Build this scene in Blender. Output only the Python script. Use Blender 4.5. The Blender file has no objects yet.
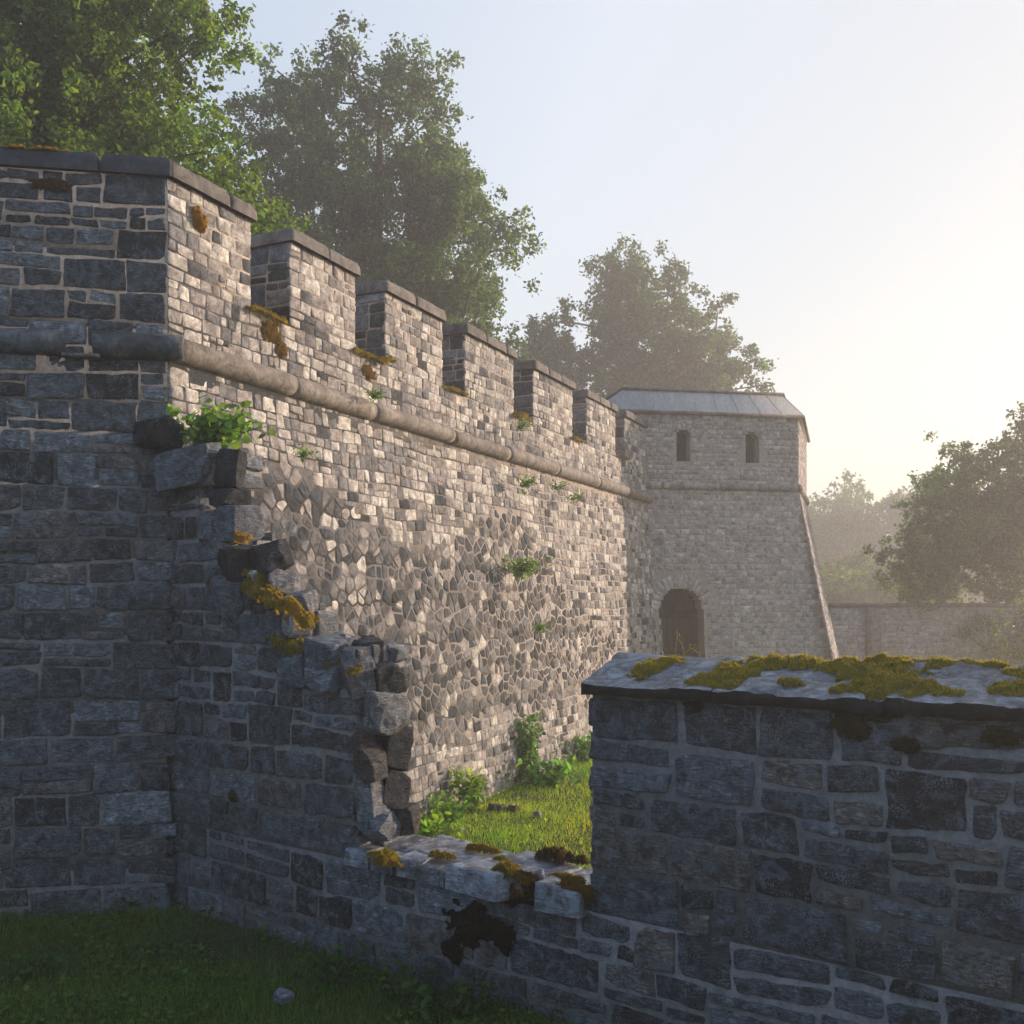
import bpy, bmesh, math, random
import numpy as np
from mathutils import Vector

# ------------------------------------------------------------------ camera, sky, sun, exposure
SC = bpy.context.scene
COL = SC.collection
EYE = 2.75                      # eye height above the lower grass
cam_d = bpy.data.cameras.new("camera")
cam_d.sensor_width = 36.0
cam_d.lens = 36.0 * 1000.0 / 1024.0
cam_d.shift_y = 88.0 / 1024.0
cam_d.clip_start = 0.05
cam_d.clip_end = 3000.0
cam = bpy.data.objects.new("camera", cam_d)
cam.location = (0, 0, EYE)
cam.rotation_euler = (math.radians(90), 0, 0)
COL.objects.link(cam)
SC.camera = cam

SUN_AZ, SUN_EL = 62.0, 14.0     # azimuth to the right of the view, elevation
world = bpy.data.worlds.new("World")
SC.world = world
world.use_nodes = True
wn = world.node_tree
wn.nodes.clear()
sky = wn.nodes.new("ShaderNodeTexSky")
sky.sky_type = 'NISHITA'
sky.sun_disc = False
sky.sun_elevation = math.radians(SUN_EL)
sky.sun_rotation = math.radians(SUN_AZ)
sky.air_density = 1.3
sky.dust_density = 1.2
sky.ozone_density = 1.6
bg = wn.nodes.new("ShaderNodeBackground")
bg.inputs[1].default_value = 0.05
wo = wn.nodes.new("ShaderNodeOutputWorld")
wn.links.new(sky.outputs[0], bg.inputs[0])
# thin high veil of mist in the sky: pale blue away from the sun, cream towards it
_az = math.radians(SUN_AZ)
tc = wn.nodes.new("ShaderNodeTexCoord")
dt = wn.nodes.new("ShaderNodeVectorMath"); dt.operation = 'DOT_PRODUCT'
dt.inputs[1].default_value = (math.sin(_az), math.cos(_az), -0.12)
wn.links.new(tc.outputs["Generated"], dt.inputs[0])
vr_ = wn.nodes.new("ShaderNodeValToRGB")
VEIL = [(0.0, (.15, .22, .38)), (.42, (.24, .31, .44)), (.52, (.335, .39, .48)), (.71, (.45, .475, .52)), (.86, (.36, .36, .36)), (.95, (.29, .27, .25)), (1.0, (.30, .26, .22))]
while len(vr_.color_ramp.elements) < len(VEIL): vr_.color_ramp.elements.new(.5)
for _el, (_p, _c) in zip(vr_.color_ramp.elements, VEIL):
    _el.position = _p; _el.color = (*_c, 1)
mr_ = wn.nodes.new("ShaderNodeMapRange"); mr_.inputs["From Min"].default_value = -1; mr_.inputs["From Max"].default_value = 1
wn.links.new(dt.outputs["Value"], mr_.inputs[0]); wn.links.new(mr_.outputs[0], vr_.inputs[0])
bg2 = wn.nodes.new("ShaderNodeBackground"); bg2.inputs[1].default_value = 1.0
wn.links.new(vr_.outputs[0], bg2.inputs[0])
ad = wn.nodes.new("ShaderNodeAddShader")
wn.links.new(bg.outputs[0], ad.inputs[0]); wn.links.new(bg2.outputs[0], ad.inputs[1])
wn.links.new(ad.outputs[0], wo.inputs[0])

sun_d = bpy.data.lights.new("sun", 'SUN')
sun_d.energy = 5.0
sun_d.angle = math.radians(0.6)
sun_d.color = (1.0, 0.77, 0.60)
sun = bpy.data.objects.new("sun", sun_d)
_a, _e = math.radians(SUN_AZ), math.radians(SUN_EL)
SUNV = Vector((math.sin(_a) * math.cos(_e), math.cos(_a) * math.cos(_e), math.sin(_e)))
sun.rotation_euler = SUNV.to_track_quat('Z', 'Y').to_euler()
sun.location = SUNV * 80
COL.objects.link(sun)

SC.view_settings.view_transform = 'Standard'
SC.view_settings.look = 'None'
SC.view_settings.exposure = 0.50
SC.view_settings.gamma = 1.0
SC.cycles.max_bounces = 8
SC.cycles.diffuse_bounces = 3
SC.cycles.transmission_bounces = 4
SC.cycles.volume_bounces = 1
SC.cycles.transparent_max_bounces = 8
SC.cycles.use_denoising = True
SC.cycles.sample_clamp_indirect = 6.0

# ------------------------------------------------------------------ helpers
R = np.random.RandomState(7)


def hash3(i, j, k):
    n = (i * 374761393 + j * 668265263 + k * 2147483647 * 3 + 1013904223) & 0xFFFFFFFF
    n = ((n ^ (n >> 13)) * 1274126177) & 0xFFFFFFFF
    n = (n ^ (n >> 16)) & 0xFFFF
    return n / 32767.5 - 1.0


def vnoise(p):
    """value noise in -1..1 for an (n,3) array"""
    p = np.asarray(p, dtype=np.float64)
    i = np.floor(p).astype(np.int64)
    f = p - i
    f = f * f * (3 - 2 * f)
    out = 0
    for dx in (0, 1):
        wx = f[:, 0] if dx else 1 - f[:, 0]
        for dy in (0, 1):
            wy = f[:, 1] if dy else 1 - f[:, 1]
            for dz in (0, 1):
                wz = f[:, 2] if dz else 1 - f[:, 2]
                out = out + wx * wy * wz * hash3(i[:, 0] + dx, i[:, 1] + dy, i[:, 2] + dz)
    return out


def fbm(p, o=3):
    a, s, t = 1.0, 0.0, 0.0
    p = np.asarray(p, dtype=np.float64)
    for k in range(o):
        s = s + a * vnoise(p * (2 ** k) + 17.3 * k)
        t += a
        a *= 0.5
    return s / t


class MB:
    """collects verts, faces, face materials and a per-vertex tint, links ONE mesh object"""

    def __init__(self):
        self.v, self.c, self.n = [], [], 0
        self.f3, self.m3, self.f4, self.m4, self.fn, self.mn = [], [], [], [], [], []

    def add(self, verts, faces, mat=0, tint=(1, 1, 1)):
        verts = np.asarray(verts, dtype=np.float64).reshape(-1, 3)
        b = self.n
        self.v.append(verts)
        t = np.asarray(tint, dtype=np.float64)
        if t.ndim == 1:
            t = np.tile(t, (len(verts), 1))
        self.c.append(t)
        self.n += len(verts)
        if isinstance(faces, np.ndarray):
            if faces.shape[1] == 3:
                self.f3.append(faces + b); self.m3.append(np.full(len(faces), mat))
            else:
                self.f4.append(faces + b); self.m4.append(np.full(len(faces), mat))
        else:
            for f in faces:
                self.fn.append([q + b for q in f]); self.mn.append(mat)

    def build(self, name, mats, parent=None, origin=(0, 0, 0), smooth=False, loc=None):
        V = np.concatenate(self.v)
        C = np.concatenate(self.c)
        origin = np.array(origin, dtype=np.float64)
        V = V - origin
        loops, starts, totals, mi = [], [], [], []
        pos = 0
        for F, M, k in ((self.f3, self.m3, 3), (self.f4, self.m4, 4)):
            if F:
                A = np.concatenate(F)
                loops.append(A.ravel())
                starts.append(pos + np.arange(len(A)) * k)
                totals.append(np.full(len(A), k))
                mi.append(np.concatenate(M))
                pos += A.size
        if self.fn:
            lens = np.array([len(f) for f in self.fn])
            fl = np.concatenate([np.array(f) for f in self.fn])
            loops.append(fl)
            starts.append(pos + np.concatenate([[0], np.cumsum(lens)[:-1]]))
            totals.append(lens)
            mi.append(np.array(self.mn))
            pos += len(fl)
        me = bpy.data.meshes.new(name)
        me.vertices.add(len(V))
        me.vertices.foreach_set("co", V.ravel().astype(np.float32))
        L = np.concatenate(loops).astype(np.int32)
        me.loops.add(len(L))
        me.loops.foreach_set("vertex_index", L)
        S = np.concatenate(starts).astype(np.int32)
        me.polygons.add(len(S))
        me.polygons.foreach_set("loop_start", S)
        me.polygons.foreach_set("loop_total", np.concatenate(totals).astype(np.int32))
        me.polygons.foreach_set("material_index", np.concatenate(mi).astype(np.int32))
        if smooth:
            me.polygons.foreach_set("use_smooth", np.ones(len(S), dtype=bool))
        me.update(calc_edges=True)
        at = me.attributes.new("tint", 'FLOAT_COLOR', 'POINT')
        at.data.foreach_set("color", np.concatenate([C, np.ones((len(C), 1))], 1).ravel().astype(np.float32))
        if not isinstance(mats, (list, tuple)):
            mats = [mats]
        for m in mats:
            me.materials.append(m)
        o = bpy.data.objects.new(name, me)
        COL.objects.link(o)
        if parent is not None:
            o.parent = parent
        else:
            o.location = tuple(origin)
        if loc is not None:
            o.location = loc
        return o


def tag(o, label=None, cat=None, group=None, kind=None):
    if label: o["label"] = label
    if cat: o["category"] = cat
    if group: o["group"] = group
    if kind: o["kind"] = kind
    return o


def empty(name, loc):
    o = bpy.data.objects.new(name, None)
    o.location = loc
    o.empty_display_size = 0.3
    COL.objects.link(o)
    return o


class Frame:
    """wall frame: origin, U along, V up, N outward; batter pushes outward below z0"""

    def __init__(self, o, u, n, batter=0.0, z0=0.0, v=(0, 0, 1)):
        self.o = np.array(o, float); self.u = np.array(u, float); self.n = np.array(n, float)
        self.v = np.array(v, float); self.bt = batter; self.z0 = z0

    def w(self, uvh):
        uvh = np.asarray(uvh, float).reshape(-1, 3)
        z = uvh[:, 1]
        b = self.bt * np.maximum(0, self.z0 - z)
        return (self.o + uvh[:, :1] * self.u + uvh[:, 1:2] * self.v + (uvh[:, 2] + b)[:, None] * self.n)


def round_poly(poly, r, seg):
    """cut the corners of a polygon and subdivide its long edges"""
    n = len(poly)
    out = []
    for i in range(n):
        p = poly[i]; a = poly[i - 1]; b = poly[(i + 1) % n]
        la = math.hypot(a[0] - p[0], a[1] - p[1]); lb = math.hypot(b[0] - p[0], b[1] - p[1])
        if la < 1e-6 or lb < 1e-6:
            continue
        ra, rb = min(r, la * 0.42) / la, min(r, lb * 0.42) / lb
        q0 = (p[0] + (a[0] - p[0]) * ra, p[1] + (a[1] - p[1]) * ra)
        q2 = (p[0] + (b[0] - p[0]) * rb, p[1] + (b[1] - p[1]) * rb)
        qm = ((q0[0] + q2[0]) * .25 + p[0] * .5, (q0[1] + q2[1]) * .25 + p[1] * .5)
        out += [q0, qm, q2]
    res = []
    m = len(out)
    for i in range(m):
        p = out[i]; q = out[(i + 1) % m]
        res.append(p)
        L = math.hypot(q[0] - p[0], q[1] - p[1])
        k = int(L / seg)
        for j in range(1, k + 1):
            t = j / (k + 1)
            res.append((p[0] + (q[0] - p[0]) * t, p[1] + (q[1] - p[1]) * t))
    return np.array(res)


def add_stone(mb, fr, poly, h, tint, rad=0.03, seg=0.08, rings=4, tilt=0.0, rough=0.008, depth=0.03, edge=0.008, dome=.25):
    P = round_poly(poly, rad, seg)
    N = len(P)
    if N < 4:
        return
    c = P.mean(0)
    d = P - c
    ext = np.abs(d).max(0) + 1e-6
    if ext.min() < 0.012:
        return
    vs = []
    specs = [(0.0, -depth), (edge * .25, h * .55), (edge, h * .93)]
    for k in range(1, rings):
        t = k / rings
        specs.append((None, h + dome * h * math.sin(t * 1.5), 1 - t))
    ta, tb = R.uniform(-tilt, tilt, 2)
    off = R.uniform(-50, 50, 3)
    for s in specs:
        if s[0] is not None:
            sc = np.maximum(0.2, 1 - s[0] / ext)
            q = c + d * sc
            hh = np.full(N, s[1])
        else:
            sc = (1 - edge / ext) * s[2]
            q = c + d * sc
            hh = np.full(N, s[1])
        vs.append(np.column_stack([q, hh]))
    vs.append(np.array([[c[0], c[1], h * (1 + dome)]]))
    V = np.concatenate(vs)
    w = np.ones(len(V)); w[:N] = 0.0; w[N:2 * N] = .5
    pn = V * np.array([9, 9, 3.]) + off
    V[:, 2] += w * (fbm(pn, 3) * rough + (V[:, 0] - c[0]) * ta + (V[:, 1] - c[1]) * tb)
    V[:, 0] += vnoise(pn * 1.7 + 5) * rough * .7
    V[:, 1] += vnoise(pn * 1.7 + 9) * rough * .7
    V[N:, 2] = np.maximum(V[N:, 2], .0025)      # never sinks behind the mortar
    K = len(specs)
    i = np.arange(N); j = (i + 1) % N
    quads = np.concatenate([np.column_stack([k * N + i, k * N + j, (k + 1) * N + j, (k + 1) * N + i]) for k in range(K - 1)])
    tris = np.column_stack([(K - 1) * N + i, (K - 1) * N + j, np.full(N, K * N)])
    b = mb.n
    mb.add(fr.w(V), quads, 0, tint)
    mb.f3.append(tris + b); mb.m3.append(np.zeros(N, int))


def bands(breaks, hmin, hmax):
    out = []
    for a, b in zip(breaks[:-1], breaks[1:]):
        n = max(1, int(round((b - a) / ((hmin + hmax) / 2))))
        ws = R.uniform(hmin, hmax, n); ws = ws / ws.sum() * (b - a)
        z = a
        for w in ws:
            out.append((z, z + w)); z += w
    return out


def layout(bnds, intervals, wmin, wmax, split=0.4, gap=0.02, jit=0.008, wave=0.012, tall=1.0):
    """irregular coursed rubble: every band holds full blocks or two thin stacked rows"""
    polys = []
    ph = R.uniform(0, 9)

    def wv(u, z):
        return wave * (math.sin(u * 2.1 + z * 3.7 + ph) + .5 * math.sin(u * 5.3 + z * 9.1 + ph))

    def quad(u0, u1, a, b):
        g = gap * R.uniform(.5, 1.3, 4) * .5
        j = R.uniform(-jit, jit, 8)
        lo0, lo1, hi0, hi1 = a + wv(u0, a), a + wv(u1, a), b + wv(u0, b), b + wv(u1, b)
        pts = [(u0 + g[0] + j[0], lo0 + g[2] + j[1]), (u1 - g[1] + j[2], lo1 + g[2] + j[3]),
               (u1 - g[1] + j[4], hi1 - g[3] + j[5]), (u0 + g[0] + j[6], hi0 - g[3] + j[7])]
        if R.rand() < .45:      # a knocked-off corner
            k = R.randint(4)
            p, q, r = np.array(pts[k]), np.array(pts[k - 1]), np.array(pts[(k + 1) % 4])
            f1, f2 = R.uniform(.12, .4, 2)
            pts[k:k + 1] = [tuple(p + (q - p) * f1 * .6), tuple(p + (r - p) * f2 * .6)]
        polys.append(pts)

    for a, b in bnds:
        for (s, e) in intervals((a + b) / 2):
            u = s
            while u < e - 1e-4:
                H = b - a
                w = R.uniform(wmin, wmax) * (H / .25) ** .3
                if e - (u + w) < wmin * .7:
                    w = e - u
                v = min(e, u + w)
                if R.rand() < split and H > .13:
                    m = a + H * R.uniform(.35, .65)
                    for (p, q) in ((a, m), (m, b)):
                        if (v - u) > wmin * 1.3 and R.rand() < .6:
                            k = u + (v - u) * R.uniform(.35, .65)
                            quad(u, k, p, q); quad(k, v, p, q)
                        else:
                            quad(u, v, p, q)
                else:
                    quad(u, v, a, b)
                u = v
    return polys


def clip_half(poly, px, py, nx, ny):
    out = []
    n = len(poly)
    for i in range(n):
        a, b = poly[i], poly[(i + 1) % n]
        da = (a[0] - px) * nx + (a[1] - py) * ny
        db = (b[0] - px) * nx + (b[1] - py) * ny
        if da <= 0:
            out.append(a)
        if da * db < 0:
            t = da / (da - db)
            out.append((a[0] + (b[0] - a[0]) * t, a[1] + (b[1] - a[1]) * t))
    return out


def voronoi(pts, keep, gap=0.02, reach=.6):
    pts = np.array(pts)
    polys = []
    for i in np.where(keep)[0]:
        p = pts[i]
        d = np.hypot(*(pts - p).T)
        near = np.argsort(d)[1:22]
        poly = [(p[0] - reach, p[1] - reach), (p[0] + reach, p[1] - reach), (p[0] + reach, p[1] + reach), (p[0] - reach, p[1] + reach)]
        for k in near:
            q = pts[k]
            L = d[k]
            nx, ny = (q - p) / L
            m = L / 2 - gap / 2
            poly = clip_half(poly, p[0] + nx * m, p[1] + ny * m, nx, ny)
            if len(poly) < 3:
                break
        if len(poly) >= 3:
            polys.append(poly)
    return polys


def add_box(mb, fr, u0, u1, v0, v1, h0, h1, mat=1, tint=(1, 1, 1), seg=None):
    """a box in a wall frame, cut into rows so the batter bends it properly"""
    nz = 1 if seg is None else max(1, int((v1 - v0) / seg))
    nu = 1 if seg is None else max(1, int((u1 - u0) / seg))
    vs = []
    for h in (h0, h1):
        for j in range(nz + 1):
            for i in range(nu + 1):
                vs.append((u0 + (u1 - u0) * i / nu, v0 + (v1 - v0) * j / nz, h))
    n1 = (nu + 1) * (nz + 1)
    idx = lambda s, j, i: s * n1 + j * (nu + 1) + i
    fs = []
    for j in range(nz):
        for i in range(nu):
            fs.append((idx(1, j, i), idx(1, j, i + 1), idx(1, j + 1, i + 1), idx(1, j + 1, i)))
            fs.append((idx(0, j, i), idx(0, j + 1, i), idx(0, j + 1, i + 1), idx(0, j, i + 1)))
        fs.append((idx(0, j, 0), idx(1, j, 0), idx(1, j + 1, 0), idx(0, j + 1, 0)))
        fs.append((idx(0, j, nu), idx(0, j + 1, nu), idx(1, j + 1, nu), idx(1, j, nu)))
    for i in range(nu):
        fs.append((idx(0, 0, i), idx(0, 0, i + 1), idx(1, 0, i + 1), idx(1, 0, i)))
        fs.append((idx(0, nz, i), idx(1, nz, i), idx(1, nz, i + 1), idx(0, nz, i + 1)))
    mb.add(fr.w(vs), np.array(fs), mat, tint)


def add_tube(mb, pts, rad, sides=8, mat=0, tint=(1, 1, 1), cap=True):
    pts = [np.array(p, float) for p in pts]
    n = len(pts)
    rad = rad if hasattr(rad, '__len__') else [rad] * n
    vs = []
    ref = np.array((0.31, 0.2, 0.93))
    for k in range(n):
        t = pts[min(k + 1, n - 1)] - pts[max(k - 1, 0)]
        t = t / (np.linalg.norm(t) + 1e-9)
        a = np.cross(t, ref)
        if np.linalg.norm(a) < .05:
            a = np.cross(t, (1, 0, 0))
        a /= np.linalg.norm(a)
        b = np.cross(t, a)
        for s in range(sides):
            th = 2 * math.pi * s / sides
            vs.append(pts[k] + rad[k] * (math.cos(th) * a + math.sin(th) * b))
    i = np.arange(sides); j = (i + 1) % sides
    q = np.concatenate([np.column_stack([k * sides + i, (k + 1) * sides + i, (k + 1) * sides + j, k * sides + j]) for k in range(n - 1)])
    b0 = mb.n
    mb.add(vs, q, mat, tint)
    if cap:
        mb.fn.append([b0 + s for s in range(sides)][::1]); mb.mn.append(mat)
        mb.fn.append([b0 + (n - 1) * sides + s for s in range(sides)][::-1]); mb.mn.append(mat)


# ------------------------------------------------------------------ materials
def new_mat(name):
    m = bpy.data.materials.new(name)
    m.use_nodes = True
    m.node_tree.nodes.clear()
    return m, m.node_tree.nodes, m.node_tree.links


def N(nodes, t, **kw):
    n = nodes.new(t)
    for k, v in kw.items():
        if k == 'inp':
            for a, b in v.items():
                n.inputs[a].default_value = b
        else:
            setattr(n, k, v)
    return n


def ramp(nodes, stops, interp='LINEAR'):
    r = nodes.new("ShaderNodeValToRGB")
    r.color_ramp.interpolation = interp
    el = r.color_ramp.elements
    while len(el) < len(stops):
        el.new(0.5)
    for e, (p, c) in zip(el, stops):
        e.position = p
        e.color = (*c, 1) if len(c) == 3 else c
    return r


def stone_mat(name, scale=1.0, contrast=1.0, speck=0.0, streak=0.0, vein=0.35, veincol=(.34, .40, .46), bump=0.6, dist=0.02, rough=.72, strata=.5, warm=(.30, .25, .20), spec=.35):
    m, ns, ln = new_mat(name)
    out = N(ns, "ShaderNodeOutputMaterial")
    bs = N(ns, "ShaderNodeBsdfPrincipled")
    ln.new(bs.outputs[0], out.inputs[0])
    geo = N(ns, "ShaderNodeNewGeometry")
    att = N(ns, "ShaderNodeAttribute", attribute_name="tint")
    # every stone shifts the pattern, so it never runs across a joint
    add = N(ns, "ShaderNodeVectorMath", operation='MULTIPLY_ADD')
    add.inputs[1].default_value = (37, 53, 71)
    ln.new(att.outputs["Color"], add.inputs[0]); ln.new(geo.outputs["Position"], add.inputs[2])
    n1 = N(ns, "ShaderNodeTexNoise", inp={"Scale": 5.5 * scale, "Detail": 8, "Roughness": .68, "Distortion": .6})
    n2 = N(ns, "ShaderNodeTexNoise", inp={"Scale": 28 * scale, "Detail": 6, "Roughness": .7, "Distortion": .3})
    n3 = N(ns, "ShaderNodeTexNoise", inp={"Scale": 3.2 * scale, "Detail": 7, "Roughness": .62, "Distortion": 1.6})
    mp = N(ns, "ShaderNodeMapping"); mp.inputs["Scale"].default_value = (1, 1, 5.5)
    mp.inputs["Rotation"].default_value = (.25, .15, 0)
    n4 = N(ns, "ShaderNodeTexNoise", inp={"Scale": 9 * scale, "Detail": 6, "Roughness": .6, "Distortion": .5})
    vr = N(ns, "ShaderNodeTexVoronoi", feature='DISTANCE_TO_EDGE', inp={"Scale": 7 * scale})
    for n in (n1, n2, n3): ln.new(add.outputs[0], n.inputs["Vector"])
    ln.new(add.outputs[0], mp.inputs["Vector"]); ln.new(mp.outputs[0], n4.inputs["Vector"])
    wpn = N(ns, "ShaderNodeVectorMath", operation='MULTIPLY_ADD'); wpn.inputs[1].default_value = (.35, .35, .35)
    ln.new(n1.outputs["Color"], wpn.inputs[0]); ln.new(add.outputs[0], wpn.inputs[2]); ln.new(wpn.outputs[0], vr.inputs["Vector"])
    lo_, hi_ = .45 ** contrast, 1.62 ** contrast
    r1 = ramp(ns, [(.34, (lo_, lo_, lo_)), (.5, (1, 1, 1)), (.66, (hi_ * .98, hi_, hi_ * 1.02))])
    ln.new(n1.outputs["Fac"], r1.inputs[0])
    r2 = ramp(ns, [(.3, (.6, .6, .6)), (.5, (1, 1, 1)), (.72, (1.45, 1.45, 1.45))])
    ln.new(n2.outputs["Fac"], r2.inputs[0])
    m1 = N(ns, "ShaderNodeMix", data_type='RGBA', blend_type='MULTIPLY'); m1.inputs[0].default_value = 1
    ln.new(att.outputs["Color"], m1.inputs[6]); ln.new(r1.outputs[0], m1.inputs[7])
    m2 = N(ns, "ShaderNodeMix", data_type='RGBA', blend_type='MULTIPLY'); m2.inputs[0].default_value = .8
    ln.new(m1.outputs[2], m2.inputs[6]); ln.new(r2.outputs[0], m2.inputs[7])
    if streak:
        r4 = ramp(ns, [(.36, (.45, .45, .45)), (.5, (.95, .95, .95)), (.64, (1.9, 1.92, 1.95))])
        ln.new(n4.outputs["Fac"], r4.inputs[0])
        m2b = N(ns, "ShaderNodeMix", data_type='RGBA', blend_type='MULTIPLY'); m2b.inputs[0].default_value = streak
        ln.new(m2.outputs[2], m2b.inputs[6]); ln.new(r4.outputs[0], m2b.inputs[7])
        m2 = m2b
    # lichen / mineral blotches
    rv = ramp(ns, [(.53, (0, 0, 0)), (.62, (vein,) * 3)])
    ln.new(n3.outputs["Fac"], rv.inputs[0])
    m3 = N(ns, "ShaderNodeMix", data_type='RGBA', blend_type='MIX')
    ln.new(rv.outputs[0], m3.inputs[0]); ln.new(m2.outputs[2], m3.inputs[6]); m3.inputs[7].default_value = (*veincol, 1)
    # brown weather stain
    rw = ramp(ns, [(.30, (.35, .35, .35)), (.40, (0, 0, 0))])
    ln.new(n3.outputs["Fac"], rw.inputs[0])
    m4 = N(ns, "ShaderNodeMix", data_type='RGBA', blend_type='MIX')
    sc = N(ns, "ShaderNodeMix", data_type='RGBA', blend_type='MULTIPLY'); sc.inputs[0].default_value = 1
    ln.new(m3.outputs[2], sc.inputs[6]); sc.inputs[7].default_value = (warm[0] * 4, warm[1] * 4, warm[2] * 4, 1)
    ln.new(rw.outputs[0], m4.inputs[0]); ln.new(m3.outputs[2], m4.inputs[6]); ln.new(sc.outputs[2], m4.inputs[7])
    if speck:
        n5 = N(ns, "ShaderNodeTexNoise", inp={"Scale": 60 * scale, "Detail": 3, "Roughness": .6})
        n6 = N(ns, "ShaderNodeTexNoise", inp={"Scale": 4 * scale, "Detail": 3, "Roughness": .6})
        ln.new(add.outputs[0], n5.inputs["Vector"]); ln.new(add.outputs[0], n6.inputs["Vector"])
        mm_ = N(ns, "ShaderNodeMath", operation='MULTIPLY_ADD'); ln.new(n6.outputs["Fac"], mm_.inputs[0]); mm_.inputs[1].default_value = .6; ln.new(n5.outputs["Fac"], mm_.inputs[2])
        rs = ramp(ns, [(.88, (0, 0, 0)), (.96, (speck,) * 3)])
        ln.new(mm_.outputs[0], rs.inputs[0])
        m5 = N(ns, "ShaderNodeMix", data_type='RGBA'); ln.new(rs.outputs[0], m5.inputs[0])
        ln.new(m4.outputs[2], m5.inputs[6]); m5.inputs[7].default_value = (.26, .30, .34, 1)
        m4 = m5
    ln.new(m4.outputs[2], bs.inputs["Base Color"])
    rr = N(ns, "ShaderNodeMapRange", inp={"From Min": .3, "From Max": .7, "To Min": rough - .17, "To Max": rough + .15})
    ln.new(n2.outputs["Fac"], rr.inputs[0]); ln.new(rr.outputs[0], bs.inputs["Roughness"])
    bs.inputs["Specular IOR Level"].default_value = spec
    # height: broad lumps + strata + cracks + grain
    h1 = N(ns, "ShaderNodeMath", operation='MULTIPLY'); ln.new(n4.outputs["Fac"], h1.inputs[0]); h1.inputs[1].default_value = strata
    h2 = N(ns, "ShaderNodeMath", operation='ADD'); ln.new(n1.outputs["Fac"], h2.inputs[0]); ln.new(h1.outputs[0], h2.inputs[1])
    h3 = N(ns, "ShaderNodeMath", operation='MULTIPLY_ADD'); ln.new(n2.outputs["Fac"], h3.inputs[0]); h3.inputs[1].default_value = .35; ln.new(h2.outputs[0], h3.inputs[2])
    rc = N(ns, "ShaderNodeMapRange", inp={"From Min": 0.0, "From Max": .035, "To Min": -.22, "To Max": 0})
    ln.new(vr.outputs["Distance"], rc.inputs[0])
    h4 = N(ns, "ShaderNodeMath", operation='ADD'); ln.new(h3.outputs[0], h4.inputs[0]); ln.new(rc.outputs[0], h4.inputs[1])
    bp = N(ns, "ShaderNodeBump", inp={"Strength": bump, "Distance": dist})
    ln.new(h4.outputs[0], bp.inputs["Height"]); ln.new(bp.outputs[0], bs.inputs["Normal"])
    return m


def plain_mat(name, c1, c2, scale=6, rough=.9, bump=.5, dist=.01, detail=8, spec=.3, metal=0, stretch=(1, 1, 1)):
    m, ns, ln = new_mat(name)
    out = N(ns, "ShaderNodeOutputMaterial"); bs = N(ns, "ShaderNodeBsdfPrincipled")
    ln.new(bs.outputs[0], out.inputs[0])
    geo = N(ns, "ShaderNodeNewGeometry")
    mp = N(ns, "ShaderNodeMapping"); mp.inputs["Scale"].default_value = stretch
    ln.new(geo.outputs["Position"], mp.inputs[0])
    n1 = N(ns, "ShaderNodeTexNoise", inp={"Scale": scale, "Detail": detail, "Roughness": .65, "Distortion": .4})
    n2 = N(ns, "ShaderNodeTexNoise", inp={"Scale": scale * 9, "Detail": 5, "Roughness": .7})
    ln.new(mp.outputs[0], n1.inputs["Vector"]); ln.new(mp.outputs[0], n2.inputs["Vector"])
    r = ramp(ns, [(.32, c1), (.68, c2)])
    ln.new(n1.outputs["Fac"], r.inputs[0])
    r2 = ramp(ns, [(.3, (.72, .72, .72)), (.7, (1.28, 1.28, 1.28))])
    ln.new(n2.outputs["Fac"], r2.inputs[0])
    mx = N(ns, "ShaderNodeMix", data_type='RGBA', blend_type='MULTIPLY'); mx.inputs[0].default_value = 1
    ln.new(r.outputs[0], mx.inputs[6]); ln.new(r2.outputs[0], mx.inputs[7])
    ln.new(mx.outputs[2], bs.inputs["Base Color"])
    bs.inputs["Roughness"].default_value = rough
    bs.inputs["Specular IOR Level"].default_value = spec
    bs.inputs["Metallic"].default_value = metal
    h = N(ns, "ShaderNodeMath", operation='MULTIPLY_ADD'); ln.new(n2.outputs["Fac"], h.inputs[0]); h.inputs[1].default_value = .5; ln.new(n1.outputs["Fac"], h.inputs[2])
    bp = N(ns, "ShaderNodeBump", inp={"Strength": bump, "Distance": dist})
    ln.new(h.outputs[0], bp.inputs["Height"]); ln.new(bp.outputs[0], bs.inputs["Normal"])
    return m


def leaf_mat(name, base, trans, fac=.45, rough=.6):
    """leaf colour varies per face through the tint attribute; light passes through"""
    m, ns, ln = new_mat(name)
    out = N(ns, "ShaderNodeOutputMaterial")
    att = N(ns, "ShaderNodeAttribute", attribute_name="tint")
    d = N(ns, "ShaderNodeBsdfPrincipled"); d.inputs["Roughness"].default_value = rough
    d.inputs["Specular IOR Level"].default_value = .25
    t = N(ns, "ShaderNodeBsdfTranslucent")
    a = N(ns, "ShaderNodeMix", data_type='RGBA', blend_type='MULTIPLY'); a.inputs[0].default_value = 1
    b = N(ns, "ShaderNodeMix", data_type='RGBA', blend_type='MULTIPLY'); b.inputs[0].default_value = 1
    ln.new(att.outputs["Color"], a.inputs[6]); a.inputs[7].default_value = (*base, 1)
    ln.new(att.outputs["Color"], b.inputs[6]); b.inputs[7].default_value = (*trans, 1)
    ln.new(a.outputs[2], d.inputs["Base Color"]); ln.new(b.outputs[2], t.inputs["Color"])
    mx = N(ns, "ShaderNodeMixShader"); mx.inputs[0].default_value = fac
    ln.new(d.outputs[0], mx.inputs[1]); ln.new(t.outputs[0], mx.inputs[2]); ln.new(mx.outputs[0], out.inputs[0])
    return m


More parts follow.
